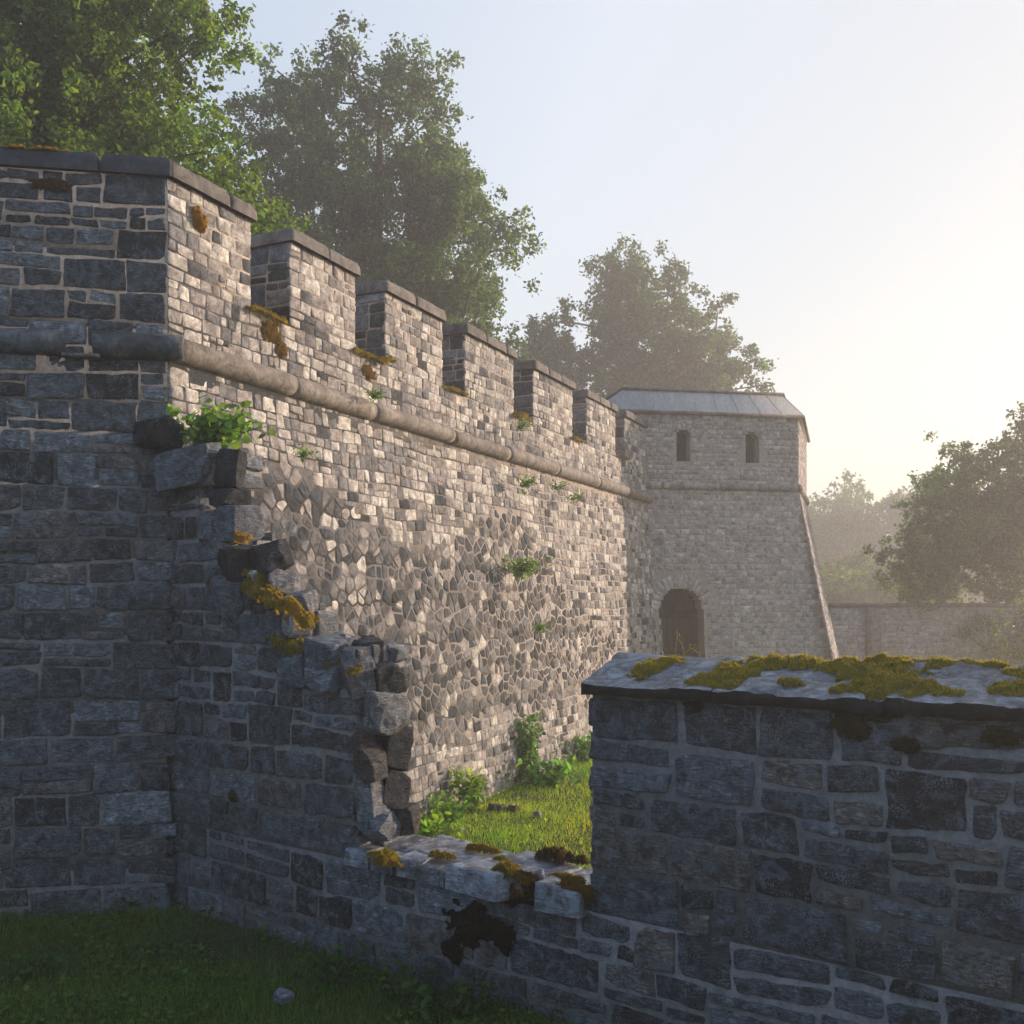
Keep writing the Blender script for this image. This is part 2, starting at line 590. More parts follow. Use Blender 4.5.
M_near = stone_mat("dark_slate_stone", 2.0, contrast=1.35, streak=.85, speck=.8, vein=.6, veincol=(.17, .21, .26), bump=1.0, dist=.045, rough=.6, spec=.5)
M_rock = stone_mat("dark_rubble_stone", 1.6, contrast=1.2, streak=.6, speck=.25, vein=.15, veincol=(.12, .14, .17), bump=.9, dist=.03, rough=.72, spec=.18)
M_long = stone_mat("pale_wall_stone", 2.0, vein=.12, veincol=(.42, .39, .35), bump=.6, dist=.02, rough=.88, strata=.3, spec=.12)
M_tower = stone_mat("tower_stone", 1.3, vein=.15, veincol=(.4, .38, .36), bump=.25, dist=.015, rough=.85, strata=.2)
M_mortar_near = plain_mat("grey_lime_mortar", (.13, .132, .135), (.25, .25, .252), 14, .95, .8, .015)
M_mortar_long = plain_mat("warm_lime_mortar", (.33, .27, .225), (.46, .385, .32), 7, .95, .8, .015)
M_coping_dark = stone_mat("dark_coping_stone", 1.5, vein=.2, veincol=(.10, .12, .14), bump=.5, dist=.015, rough=.6)
M_coping_slab = stone_mat("lichened_slate_slab", 1.3, contrast=1.5, streak=.8, speck=.5, vein=.5, veincol=(.26, .31, .38), bump=.6, dist=.015, rough=.5, spec=.5)
M_coping_warm = stone_mat("brown_coping_stone", 1.0, vein=.2, veincol=(.36, .33, .3), bump=.4, dist=.01, rough=.85)
M_cordon = stone_mat("rounded_string_course_stone", 1.0, vein=.25, veincol=(.38, .34, .3), bump=.9, dist=.01, rough=.8, strata=.2)
M_moss = leaf_mat("yellow_green_moss", (.19, .17, .028), (.60, .48, .03), .45, .9)
M_grass = leaf_mat("grass_blade", (.10, .17, .035), (.22, .32, .04), .45)
M_weed = leaf_mat("weed_leaf", (.11, .22, .03), (.28, .48, .05), .5, .45)
M_leaf = leaf_mat("tree_leaf", (.052, .088, .024), (.14, .24, .028), .45)
M_bark = plain_mat("bark", (.035, .03, .025), (.09, .075, .06), 5, .95, .9, .03, stretch=(1, 1, .25))
M_roof = plain_mat("weathered_sheet_metal", (.33, .33, .33), (.46, .455, .45), 1.6, .55, .15, .01, spec=.2, stretch=(3, 1, .3))
M_wood = plain_mat("old_brown_door_wood", (.028, .018, .013), (.05, .032, .022), 3, .85, .5, .01, stretch=(6, 6, .6))
M_dark = plain_mat("dark_interior", (.03, .026, .024), (.05, .042, .036), 3, .95, .2, .01)
M_render = plain_mat("weathered_wall_render", (.30, .25, .21), (.42, .35, .30), 1.5, .95, .5, .02)
M_soil = plain_mat("turf", (.022, .033, .012), (.055, .075, .02), 1.8, .98, .8, .05)

# ------------------------------------------------------------------ plan of the place (eye-relative heights become world heights)
E = EYE
P = np.array((-3.10, 9.0, E))
D_L = np.array((.4195, .9078, 0)); N_L = np.array((.9078, -.4195, 0))      # long crenellated wall
D_W = np.array((-.986, -.164, 0)); N_W = np.array((.164, -.986, 0))        # short wall on the left
D_F = np.array((.806, -.592, 0)); N_F = np.array((-.592, -.806, 0))        # broken wall in front
F_long = Frame(P, D_L, N_L, .085, 2.25)
F_left = Frame(P, -D_W, N_W, .03, 2.2)       # u is negative to the left
F_front = Frame(P, D_F, N_F)
GROUND = -EYE

# ---- ground
def ground_h(x, y):
    p = np.column_stack([np.asarray(x, float), np.asarray(y, float), np.zeros(len(x))])
    return .05 * fbm(p * .45, 2) + .35 * np.clip((np.hypot(p[:, 0], p[:, 1]) - 30) / 60, 0, 1) * vnoise(p * .03)


gx = np.concatenate([-np.geomspace(14, 1500, 22)[::-1], np.linspace(-13, 13, 90), np.geomspace(14, 1500, 22)])
gy = np.concatenate([-np.geomspace(6, 800, 10)[::-1], np.linspace(-5, 28, 110), np.geomspace(29, 2500, 24)])
XX, YY = np.meshgrid(gx, gy)
Z = ground_h(XX.ravel(), YY.ravel()) - .02
gm = MB()
nx_, ny_ = len(gx), len(gy)
ii, jj = np.meshgrid(np.arange(nx_ - 1), np.arange(ny_ - 1))
q0 = (jj * nx_ + ii).ravel()
gm.add(np.column_stack([XX.ravel(), YY.ravel(), Z]), np.column_stack([q0, q0 + 1, q0 + nx_ + 1, q0 + nx_]))
tag(gm.build("ground", M_soil, smooth=True), kind="structure")


# ---- stone palettes
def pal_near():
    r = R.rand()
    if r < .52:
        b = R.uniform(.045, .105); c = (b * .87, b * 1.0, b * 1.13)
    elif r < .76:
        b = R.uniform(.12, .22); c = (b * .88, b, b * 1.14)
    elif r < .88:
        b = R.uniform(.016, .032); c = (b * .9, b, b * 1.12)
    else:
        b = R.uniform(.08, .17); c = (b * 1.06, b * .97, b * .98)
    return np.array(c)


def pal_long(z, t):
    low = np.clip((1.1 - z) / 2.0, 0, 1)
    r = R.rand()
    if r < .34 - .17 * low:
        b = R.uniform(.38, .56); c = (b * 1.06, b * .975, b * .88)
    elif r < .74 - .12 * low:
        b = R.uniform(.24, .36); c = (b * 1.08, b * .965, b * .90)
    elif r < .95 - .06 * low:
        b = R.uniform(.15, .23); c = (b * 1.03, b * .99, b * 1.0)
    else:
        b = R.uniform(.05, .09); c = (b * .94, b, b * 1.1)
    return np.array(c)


def pal_tower():
    b = R.uniform(.24, .34) if R.rand() < .92 else R.uniform(.34, .40)
    return np.array((b * 1.10, b * .97, b * .90))


def corner_block_boxes(mb, fr, profile):
    for (u0, u1, z0, z1, th) in profile:
        add_box(mb, fr, u0, u1, z0, z1, -th, 0, 1, seg=None)


# ================================================================== LONG CRENELLATED WALL
long_wall = empty("curtain_wall", tuple(P + np.array((0, 0, GROUND))))
tag(long_wall, "long sunlit rubble stone wall with seven battlements receding to the tower", "wall")
LO = tuple(P + np.array((0, 0, GROUND)))
T_END = 15.6
SILL = 2.9
TOP = 3.8
mb = MB()
for k in range(12):      # the mortar core, one tapering block per height step
    z0 = GROUND - .3 + k * (SILL - GROUND + .3) / 12
    z1 = GROUND - .3 + (k + 1) * (SILL - GROUND + .3) / 12
    add_box(mb, F_long, .02, T_END, z0, z1, -1.1, 0, 1)
# coursed squared stones, with a zone of random rubble low in the middle
pts, keep = [], []
z = GROUND - .1
row = 0


def in_rubble(t, zz):
    c = 1.05 + .35 * math.sin(t * 1.1) - max(0, (t - 7.5)) * .42 - max(0, 1.4 - t) * .9
    return zz < c and zz > -1.75 + .25 * math.sin(t * 2.3) and t < 11.5


while z < 1.9:
    h = .135
    t = R.uniform(-.2, 0)
    while t < 12.6:
        if R.rand() < .93: pts.append((t + R.uniform(-.05, .05), z + h / 2 + R.uniform(-.045, .045)))
        if R.rand() < .15: pts.append((t + R.uniform(-.08, .08), z + h / 2 + R.uniform(-.06, .06)))
        t += R.uniform(.10, .30)
    z += h
pts = [p for p in pts]
keep = np.array([in_rubble(p[0], p[1]) and .06 < p[0] < 12.4 for p in pts])
vor = voronoi(pts, keep, .018)
for poly in vor:
    c = np.mean(poly, 0)
    tint = pal_long(c[1] - .6, c[0])
    rr_ = R.rand()
    if rr_ < .30: tint = np.array((.045, .05, .058)) * R.uniform(.8, 1.8)
    elif rr_ < .64: tint = np.array((.13, .125, .128)) * R.uniform(.7, 1.4)
    poly = [tuple(c + (np.array(p) - c) * R.uniform(.86, 1.03)) for p in poly]
    add_stone(mb, F_long, poly, R.uniform(.001, .008), tint, .022, .05, 2, .05, .006, edge=.004)
lay = layout(bands([GROUND - .1, -1.4, 0, 2.25, SILL], .10, .165), lambda z: [(0.0, T_END)], .12, .34, .16, .013, .010, .016)
for poly in lay:
    c = np.mean(poly, 0)
    if in_rubble(c[0], c[1]) and c[0] < 12.3:
        continue
    add_stone(mb, F_long, poly, R.uniform(.001, .010), pal_long(c[1], c[0]), .014, .06, 2, .06, .007, edge=.004)
mb.build("masonry", [M_long, M_mortar_long], long_wall, LO)

merl = [(0.0, 1.13), (1.775, 3.0), (3.66, 5.11), (5.79, 7.43), (8.21, 9.97), (10.70, 12.35), (12.93, 14.38)]
TH = .62
for k, (t0, t1) in enumerate(merl):
    mm = MB()
    if k == 2:          # this one has a little slit through it
        s0, s1, za, zb = 4.42, 4.53, 3.02, 3.24
        add_box(mm, F_long, t0, s0, SILL, TOP, -TH, 0); add_box(mm, F_long, s1, t1, SILL, TOP, -TH, 0)
        add_box(mm, F_long, s0, s1, SILL, za, -TH, -.003); add_box(mm, F_long, s0, s1, zb, TOP, -TH, -.003)
    else:
        add_box(mm, F_long, t0 + (.03 if k == 0 else 0), t1, SILL, TOP - .003, -TH, 0)
    for poly in layout(bands([SILL, TOP], .10, .165), lambda z: [(t0 - .012, t1 + .012)], .13, .34, .14, .014, .01, .008):
        c = np.mean(poly, 0)
        if k == 2 and abs(c[0] - 4.475) < .10 and 3.0 < c[1] < 3.26:
            continue
        tt = pal_long(c[1], c[0])
        add_stone(mm, F_long, poly, R.uniform(.001, .010), tt * .95 + .02, .014, .06, 2, .06, .007, edge=.004)
    if k > 0:           # the cheek that faces the viewer; its shade is put into darker stone tints
        fs = Frame(P + D_L * t0, -N_L, -D_L)
        for poly in layout(bands([SILL + .02, TOP], .2, .3), lambda z: [(-.008, TH)], .25, .5, .3, .02, .008, .005):
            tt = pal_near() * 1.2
            add_stone(mm, fs, poly, R.uniform(.006, .018), tt, .02, .1, 3, .03, .006)
    m_ob = mm.build("merlon", [M_long, M_mortar_long], long_wall, LO)
    cb = MB()           # coping slabs, slightly overhanging
    t = t0 - .05 if k else -.02
    while t < t1 + .04:
        L = min(R.uniform(.5, .9), t1 + .05 - t)
        if t1 + .05 - (t + L) < .25: L = t1 + .05 - t
        ov = R.uniform(.055, .07)
        poly = [(t + .004, -ov), (t + L - .004, -ov), (t + L - .004, TH + .05), (t + .004, TH + .05)]
        ft = Frame(P + np.array((0, 0, TOP + .03)), D_L, (0, 0, 1), v=-N_L)
        add_stone(cb, ft, poly, .12 + R.uniform(-.008, .008), np.array((.115, .10, .088)) * R.uniform(.8, 1.25), .03, .1, 3, .01, .010, depth=.032, edge=.025)
        t += L
    c_ob = cb.build("coping", M_coping_warm if k else M_coping_warm, m_ob, LO)

# rounded string course
def cordon(mb, fr, u0, u1, z, r, lo=.8, hi=1.5, tint=(.17, .15, .13), skip=None, sides=14, hc=.03):
    u = u0
    while u < u1 - .02:
        L = min(R.uniform(lo, hi), u1 - u)
        rr = r * R.uniform(.95, 1.05)
        dz, dh = R.uniform(-.008, .008, 2)
        if not (skip and skip[0] < u + L / 2 < skip[1]):
            n = max(3, int(L / .12))
            ps, rs = [], []
            for k in range(n + 1):
                a = k / n
                ps.append(fr.w([(u + .006 + (L - .012) * a, z + dz, hc + dh)])[0])
                rs.append(rr * (1 + R.uniform(-.02, .02)) * (.97 if k in (0, n) else 1))
            add_tube(mb, ps, rs, sides, 0, np.array(tint) * R.uniform(.8, 1.25))
        u += L
cm = MB()
cordon(cm, F_long, .0, 14.7, 2.26, .115, 1.3, 2.3, (.20, .17, .145))
cm.build("string_course", M_cordon, long_wall, LO, smooth=True)

# ================================================================== LEFT WALL
left_wall = empty("bastion_wall", tuple(P + D_W * 2.5 + np.array((0, 0, GROUND))))
LW = tuple(P + D_W * 2.5 + np.array((0, 0, GROUND)))
tag(left_wall, "tall shaded blue grey stone wall filling the left edge, under a dark coping", "wall")
mb = MB()
for k in range(10):
    z0 = GROUND - .3 + k * (TOP - GROUND + .3) / 10
    z1 = GROUND - .3 + (k + 1) * (TOP - GROUND + .3) / 10
    add_box(mb, F_left, -6.5, 0, z0, z1, -.7, 0, 1)
BN_SHARED = bands([-2.8, -1.98], .22, .34) + bands([-1.98, -1.2, -.60, -.36], .2, .33) + bands([-.36, -.09, .145, .53, 1.0, 1.30, 1.50], .2, .3)
BN_LEFT = BN_SHARED + bands([1.50, 2.25, TOP], .20, .32)
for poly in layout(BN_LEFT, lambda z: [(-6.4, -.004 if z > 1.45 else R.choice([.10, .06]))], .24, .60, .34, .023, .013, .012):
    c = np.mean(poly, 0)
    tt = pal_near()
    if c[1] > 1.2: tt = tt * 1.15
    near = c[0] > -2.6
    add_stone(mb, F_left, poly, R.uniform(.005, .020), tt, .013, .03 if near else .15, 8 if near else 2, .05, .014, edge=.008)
mb.build("masonry", [M_near, M_mortar_near], left_wall, LW)
cb = MB()
u = -6.4
while u < 0:
    L = min(R.uniform(.7, 1.3), .05 - u)
    if .05 - (u + L) < .3: L = .05 - u
    poly = [(u + .004, -.06), (u + L - .004, -.06), (u + L - .004, .75), (u + .004, .75)]
    ft = Frame(P + np.array((0, 0, TOP + .034)), -D_W, (0, 0, 1), v=-N_W)
    add_stone(cb, ft, poly, .14, np.array((.028, .031, .036)) * R.uniform(.8, 1.3), .03, .08, 3, .01, .008, depth=.036, edge=.02)
    u += L
cb.build("coping", M_coping_dark, left_wall, LW)
cm = MB()
cordon(cm, F_left, -6.4, -.86, 2.27, .118, .8, 1.2, (.07, .08, .09))
cordon(cm, F_left, -.62, .15, 2.26, .115, 1.5, 1.6, (.07, .08, .09))
add_box(cm, F_left, -.87, -.56, 2.135, 2.165, -.02, .12, 0, (.16, .15, .14))
cm.build("string_course", M_cordon, left_wall, LW, smooth=True)

# ================================================================== BROKEN FRONT WALL
front_wall = empty("broken_wall", tuple(P + D_F * 4 + np.array((0, 0, GROUND))))
FW = tuple(P + D_F * 4 + np.array((0, 0, GROUND)))
tag(front_wall, "broken dark slate wall in front, its middle fallen to a mossy sill", "wall")
FT = .62
SIL2, CAPZ = -1.98, -.60
steps = [(-2.8, SIL2, 10.5), (SIL2, -.36, 2.37), (-.36, -.09, 1.57), (-.09, .145, 1.14), (.145, .53, .786), (.53, 1.0, .44), (1.0, 1.30, .62), (1.30, 1.50, .12)]


def f_int(z):
    out = []
    for a, b, lim in steps:
        if a <= z < b:
            out.append((R.choice([-.10, -.06]), lim))
    if SIL2 <= z < CAPZ:
        out.append((4.46, 10.5))
    return out


mb = MB()
for a, b, lim in steps:
    add_box(mb, F_front, -.0 if lim < 5 else 0, lim - .02, a, b, -FT + .05, 0, 1)
add_box(mb, F_front, 4.48, 10.5, SIL2, CAPZ, -FT, 0, 1)
bnd = BN_SHARED
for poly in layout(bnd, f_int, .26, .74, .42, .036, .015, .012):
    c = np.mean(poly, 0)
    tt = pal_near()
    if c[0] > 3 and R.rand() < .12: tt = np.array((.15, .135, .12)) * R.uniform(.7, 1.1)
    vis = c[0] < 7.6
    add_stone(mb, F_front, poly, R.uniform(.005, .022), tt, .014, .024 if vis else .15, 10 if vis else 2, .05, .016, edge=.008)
# rough broken ends
def end_stones(s, z0, z1, seed_h=(.02, .09), flip=1):
    fr = Frame(P + D_F * s, -N_F * flip, D_F * flip)
    iv = (0.0, FT - .03) if flip == 1 else (-FT + .03, 0.0)
    for poly in layout(bands([z0, z1], .13, .26), lambda z: [iv], .16, .36, .15, .035, .02, .015):
        tt = pal_near() * R.uniform(.8, 1.5)
        add_stone(mb, fr, poly, R.uniform(*seed_h), tt, .012, .05, 4, .18, .009, depth=.06, edge=.009, dome=.05)
end_stones(2.34, SIL2, -.36)
for k_, (a, b, lim) in enumerate(steps[2:]):
    end_stones(lim - .03, a, b, (.01, .06))
for (sa, sb_, zt) in [(1.57, 2.37, -.36), (1.14, 1.57, -.09), (.786, 1.14, .145), (.44, .786, .53), (.12, .62, 1.30), (0, .12, 1.5)]:
    ftop = Frame(P + np.array((0, 0, zt)), D_F, (0, 0, 1), v=-N_F)
    sd_ = [(sa - .3 + x * .17 + R.uniform(-.06, .06), -.1 + y * .17 + R.uniform(-.06, .06)) for x in range(int((sb_ - sa + .6) / .17) + 1) for y in range(6)]
    kp = np.array([sa - .03 < p[0] < sb_ - .04 and .02 < p[1] < FT - .05 for p in sd_])
    for poly in voronoi(sd_, kp, .02):
        poly = [(min(max(p[0], sa - .06), sb_ + .02), min(max(p[1], -.03), FT)) for p in poly]
        add_stone(mb, ftop, poly, R.uniform(.02, .09), pal_near() * R.uniform(.7, 1.7), .008, .03, 5, .28, .008, depth=.04, edge=.008, dome=.05)
end_stones(4.48, SIL2, CAPZ, (.01, .03), -1)
mb.build("masonry", [M_near, M_mortar_near], front_wall, FW)


def place(px, py, h, fr=F_front):
    """the point seen at a pixel on the plane lying h outside the given wall face"""
    o = fr.w([(0, 0, h)])[0] - np.array((0, 0, E))
    d = np.array(((px - 512) / 1000, 1.0, (600 - py) / 1000))
    k = (o @ fr.n) / (d @ fr.n)
    return d * k + np.array((0, 0, E))


def uv(pt, fr=F_front):
    q = np.array(pt) - fr.o
    return q @ fr.u, q @ fr.v


# sill slabs lying over the fallen part
F_sill = Frame(P + np.array((0, 0, SIL2)), D_F, (0, 0, 1), v=-N_F)
sill = [([(2.30, -.05), (2.55, -.05), (2.54, .14), (2.32, .16)], .10, 0), ([(2.57, -.05), (2.80, -.06), (2.81, .17), (2.56, .14)], .095, 0),
        ([(2.83, -.05), (3.02, -.04), (3.04, .15), (2.82, .17)], .105, 1), ([(3.04, -.06), (3.30, -.07), (3.34, .17), (3.07, .16)], .09, 0),
        ([(3.33, -.09), (3.80, -.13), (3.98, .20), (3.38, .20)], .15, 1), ([(4.10, -.11), (4.44, -.10), (4.45, .13), (4.05, .16)], .135, 0),
        ([(2.62, .20), (3.28, .21), (3.48, .60), (2.66, .66)], .10, 1), ([(2.34, .19), (2.60, .19), (2.62, .6), (2.36, .62)], .08, 0),
        ([(3.42, .24), (3.98, .26), (4.02, .62), (3.54, .62)], .10, 0), ([(4.02, .21), (4.44, .18), (4.46, .6), (4.06, .62)], .09, 1)]
for poly, h, c in sill:
    sb = MB()
    add_stone(sb, F_sill, poly, h, np.array((.11, .12, .135)) * (1.3 if c else .85) * R.uniform(.8, 1.3), .006, .025, 10, .10, .008, depth=.03, edge=.005, dome=.01)
    sb.build("coping_slab", M_coping_slab, front_wall, FW)

# coping of the high part on the right: slabs that slope up to a low ridge
def cap_height(w):      # w = distance behind the face
    return np.where(w < .42, .075 + .17 * (w + .06) / .48, .245 - .16 * (w - .42) / .33)
s = 4.43
first = True
while s < 10.4:
    L = R.uniform(.5, 1.1)
    if first: L = .9
    nu_, nw_ = int(L / .035), 24
    us = np.linspace(s + .006, s + L - .010, nu_ + 1)
    ws = np.linspace(-.075, .74, nw_ + 1)
    U, W = np.meshgrid(us, ws)
    u_, w_ = U.ravel(), W.ravel()
    off = R.uniform(0, 40, 3)
    pn = np.column_stack([u_ * 5, w_ * 5, w_ * 0]) + off
    step = R.uniform(-.014, .014) + (u_ - s) * R.uniform(-.02, .02)
    topz = CAPZ + cap_height(w_) + step + .020 * fbm(pn, 4) + np.where(vnoise(pn * .8 + 3) > .2, .012, 0) + np.where(vnoise(pn * 1.7 + 9) > .3, .008, 0)
    edgew = w_ + np.where(w_ < -.06, .012 * fbm(pn * 2 + 7, 2), 0)
    ue = u_ + np.where((u_ == us[0]), .01 * vnoise(pn * 3), 0)
    top = np.column_stack([ue, edgew, topz])
    chip = np.where(vnoise(np.column_stack([u_ * 9, u_ * 0, u_ * 0]) + off) > .35, .018, 0)
    top[:, 1] += np.where(W.ravel() < -.07, chip + .006 * vnoise(np.column_stack([u_ * 30, u_ * 0, u_ * 0])), 0)
    bot = top.copy(); bot[:, 2] = CAPZ + .004 + .006 * vnoise(np.column_stack([u_ * 12, u_ * 0, u_ * 0]))
    bot[:, 1] = np.where(W.ravel() < -.06, -.062, bot[:, 1])
    sb = MB()
    n1 = len(top)
    i, j = np.meshgrid(np.arange(nu_), np.arange(nw_))
    q = (j * (nu_ + 1) + i).ravel()
    fT = np.column_stack([q, q + 1, q + nu_ + 2, q + nu_ + 1])
    fB = fT[:, ::-1] + n1
    i0 = np.arange(nu_); jw = np.arange(nw_)
    fF = np.column_stack([i0 + n1, i0 + 1 + n1, i0 + 1, i0])
    bb = nw_ * (nu_ + 1)
    fK = np.column_stack([bb + i0, bb + i0 + 1, bb + i0 + 1 + n1, bb + i0 + n1])
    l0 = jw * (nu_ + 1); l1 = l0 + nu_ + 1
    fL = np.column_stack([l0 + n1, l0, l1, l1 + n1])
    r0 = l0 + nu_; r1 = r0 + nu_ + 1
    fR = np.column_stack([r0, r0 + n1, r1 + n1, r1])
    Vv = np.concatenate([top, bot, top])
    sh = lambda F_: np.where(F_ < n1, F_ + 2 * n1, F_)      # the sides have corners of their own
    Wd = P + Vv[:, :1] * D_F - Vv[:, 1:2] * N_F + Vv[:, 2:] * np.array((0, 0, 1))
    tt = np.array((.075, .085, .10)) * R.uniform(.7, 1.4)
    b0 = sb.n
    sb.add(Wd, fT, 0, tt)
    for ff, mi_ in ((fB, 1), (sh(fF), 1), (sh(fK), 1), (sh(fL), 1), (sh(fR), 1)):
        sb.f4.append(ff + b0); sb.m4.append(np.full(len(ff), mi_))
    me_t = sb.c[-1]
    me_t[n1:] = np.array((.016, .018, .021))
    front = np.concatenate([np.zeros(n1), np.zeros(n1)]).astype(bool)
    sb.build("coping_slab", [M_coping_slab, M_coping_dark], front_wall, FW)
    s += L
    first = False

# ---- loose rubble on the broken slope
def rock(name, c, sx, sy, sz, seed, tint, mat, label, rz=0.0, tilt=.2, group=None, flat=0):
    rr = np.random.RandomState(seed)
    bm = bmesh.new()
    for ax in (-1, 1):
        for ay in (-1, 1):
            for az in (-1, 1):
                v = np.array((ax, ay, az), float) * (1 - rr.uniform(0, .30, 3) * (.8, .8, .6))
                bm.verts.new((v[0] * sx / 2, v[1] * sy / 2, v[2] * sz / 2))
    bmesh.ops.convex_hull(bm, input=bm.verts)
    for q_ in range(8):                 # chips knocked off the block
        n_ = rr.normal(0, 1, 3); n_ /= np.linalg.norm(n_)
        sup = max(float(np.dot(n_, v.co)) for v in bm.verts)
        r_ = bmesh.ops.bisect_plane(bm, geom=bm.verts[:] + bm.edges[:] + bm.faces[:], plane_co=tuple(n_ * sup * rr.uniform(.68, .9)), plane_no=tuple(n_), clear_outer=True)
        ed_ = [g for g in r_["geom_cut"] if isinstance(g, bmesh.types.BMEdge)]
        if ed_: bmesh.ops.edgenet_fill(bm, edges=ed_)
    bmesh.ops.remove_doubles(bm, verts=bm.verts, dist=.004)
    bmesh.ops.dissolve_limit(bm, angle_limit=.08, verts=bm.verts, edges=bm.edges)
    bmesh.ops.bevel(bm, geom=bm.edges[:], offset=min(sx, sy, sz) * .035, segments=2, affect='EDGES', profile=.6, clamp_overlap=True)
    bmesh.ops.triangulate(bm, faces=bm.faces)
    for q_ in range(3):
        bmesh.ops.subdivide_edges(bm, edges=[e for e in bm.edges if e.calc_length() > .035], cuts=1, use_grid_fill=False)
        bmesh.ops.triangulate(bm, faces=bm.faces)
    bmesh.ops.recalc_face_normals(bm, faces=bm.faces)
    bm.verts.ensure_lookup_table()
    V = np.array([v.co for v in bm.verts])
    n = fbm(V * 30 + seed, 3)
    V = V + .011 * n[:, None] * V / (np.linalg.norm(V, axis=1)[:, None] + 1e-6)
    F = np.array([[v.index for v in f.verts] for f in bm.faces])
    bm.free()
    m = MB()
    m.add(V, F, 0, tint)
    o = m.build(name, mat)
    o.location = tuple(c)
    o.rotation_euler = (rr.uniform(-tilt, tilt), rr.uniform(-tilt, tilt), math.atan2(D_F[1], D_F[0]) + rz)
    tag(o, label, "stone", group)
    return o


BL, DK, GR, PL, BR = (.12, .145, .175), (.022, .025, .03), (.15, .155, .165), (.26, .24, .23), (.06, .05, .043)
G = "loose stones on the broken wall"
rocks = [  # px, py, w, h, distance behind the face, tint, label
    (157, 434, 60, 28, -.07, DK, "flat black slate stone jutting from the corner, left of the leafy sprig"),
    (190, 468, 54, 36, .06, BL, "large blue grey block just below the leafy sprig"),
    (229, 470, 30, 36, .22, DK, "dark purple striped stone right of the block under the sprig"),
    (229, 497, 36, 20, .22, DK, "thin black stone wedged below the dark striped stone near the sprig"),
    (238, 523, 40, 34, .24, BL, "rounded blue stone above the topmost orange moss clump"),
    (211, 528, 20, 26, .10, BL, "small upright slate chip left of the rounded blue stone"),
    (241, 566, 38, 38, .12, DK, "black angular stone directly below the topmost orange moss clump"),
    (268, 560, 46, 26, .26, DK, "black wedge stone sticking out to the right on the upper broken slope"),
    (280, 584, 28, 22, .28, GR, "small grey stone under the black wedge stone"),
    (259, 580, 13, 18, .14, PL, "tiny pale stone squeezed between two black stones"),
    (233, 596, 38, 38, .08, BL, "pale topped blue block at the left end of the long yellow moss cushion"),
    (296, 604, 40, 20, .30, GR, "flat grey purple stone behind the long yellow moss cushion"),
    (298, 624, 30, 22, .14, PL, "pale stone peeping out between two moss cushions on the slope"),
    (332, 654, 40, 30, .10, BL, "light blue stone at the foot of the mossy slope, beside a dark slab"),
    (362, 652, 34, 28, .34, DK, "dark square slab sticking up at the top of the broken wall end"),
    (299, 670, 30, 30, .06, (.09, .13, .15), "teal rounded stone under the lowest moss cushion of the slope"),
    (327, 676, 44, 28, .06, BL, "wide teal grey stone between the teal rounded stone and the striped one"),
    (360, 678, 32, 36, .14, GR, "upright grey stone with a mossy shoulder at the top of the wall end"),
    (383, 678, 34, 28, .36, DK, "black striped stone at the outer top corner of the broken wall end"),
    (379, 712, 50, 38, .28, GR, "big smooth grey block in the broken end of the wall"),
    (366, 741, 16, 20, .10, BR, "little brown stone beneath the big smooth grey block"),
    (372, 764, 26, 32, .12, BR, "brown rounded stone halfway down the broken wall end"),
    (390, 748, 34, 46, .40, DK, "black ragged stone beside the brown rounded stone, against the sunlit wall"),
    (372, 798, 24, 44, .14, GR, "narrow upright grey stone near the bottom of the broken wall end"),
    (390, 790, 32, 38, .38, DK, "black pointed stone at the outer edge low on the broken wall end"),
    (380, 826, 44, 26, .20, BL, "blue block resting on the sill at the foot of the broken wall end"),
    (404, 819, 30, 26, .40, BR, "mossy brown stone on the sill right beside the blue block"),
]
for k, (px, py, w, h, hh, tint, lab) in enumerate(rocks):
    hh = hh * .8 - .03
    p = place(px, py, -hh)
    dpt = p[1]
    cw = .90 if hh < .2 else .85
    sx = w / 1000 * dpt * cw * 1.3
    sz = h / 1000 * dpt * 1.15
    rock("rubble_stone", p, sx, min(.34, max(.2, sx * .9)), sz, 40 + k * 3, np.array(tint) * R.uniform(.85, 1.2), M_rock if sum(tint) < .2 else (M_near if sum(tint) < .5 else M_coping_slab), lab, R.uniform(-.55, .55), .28, G)
pg = place(283, 996, 0)
gd = np.array(((283 - 512) / 1000, 1.0, -.396)); kk = (E - .05) / .396
rock("pale_stone", gd * kk + np.array((0, 0, E + .0)), .17, .11, .06, 901, (.17, .20, .25), M_near, "small pale stone lying alone in the dark front grass", 0, .15)

# ================================================================== TOWER
TO = np.array((3.0, 22.2, E))
D_T = np.array((.985, .17, 0)); N_T = np.array((.17, -.985, 0))
tower = empty("stone_tower", (5.2, 24.5, 0))
TL = (5.2, 24.5, 0)
tag(tower, "squat battered stone tower with grey metal roof, two arched windows and a doorway", "tower")
F_tf = Frame(TO, D_T, N_T, .09, 2.55)
Bc = TO + D_T * 3.58
D_R = np.array((.33, .944, 0)); N_R = np.array((.944, -.33, 0))
F_tr = Frame(Bc, D_R, N_R, .20, 2.55)
TZ = 4.17


def tower_corner(z):
    o1 = .09 * max(0, 2.55 - z); o2 = .20 * max(0, 2.55 - z)
    A = np.array([[N_T[0], N_T[1]], [N_R[0], N_R[1]]])
    d = np.linalg.solve(A, [o1, o2])
    return Bc[:2] + d


def ulim(z):            # how far the front face reaches at a height
    c = tower_corner(z)
    q = c - (TO[:2] + N_T[:2] * .09 * max(0, 2.55 - z))
    return q @ D_T[:2]


tm = MB()
door_u0, door_u1 = .21, 1.20           # along the front
door_r = (door_u1 - door_u0) / 2
door_sp = -.22                          # springing height
win = [(.67, 1.01, 3.10, 3.82), (2.29, 2.64, 3.08, 3.80)]
A_l = -.9


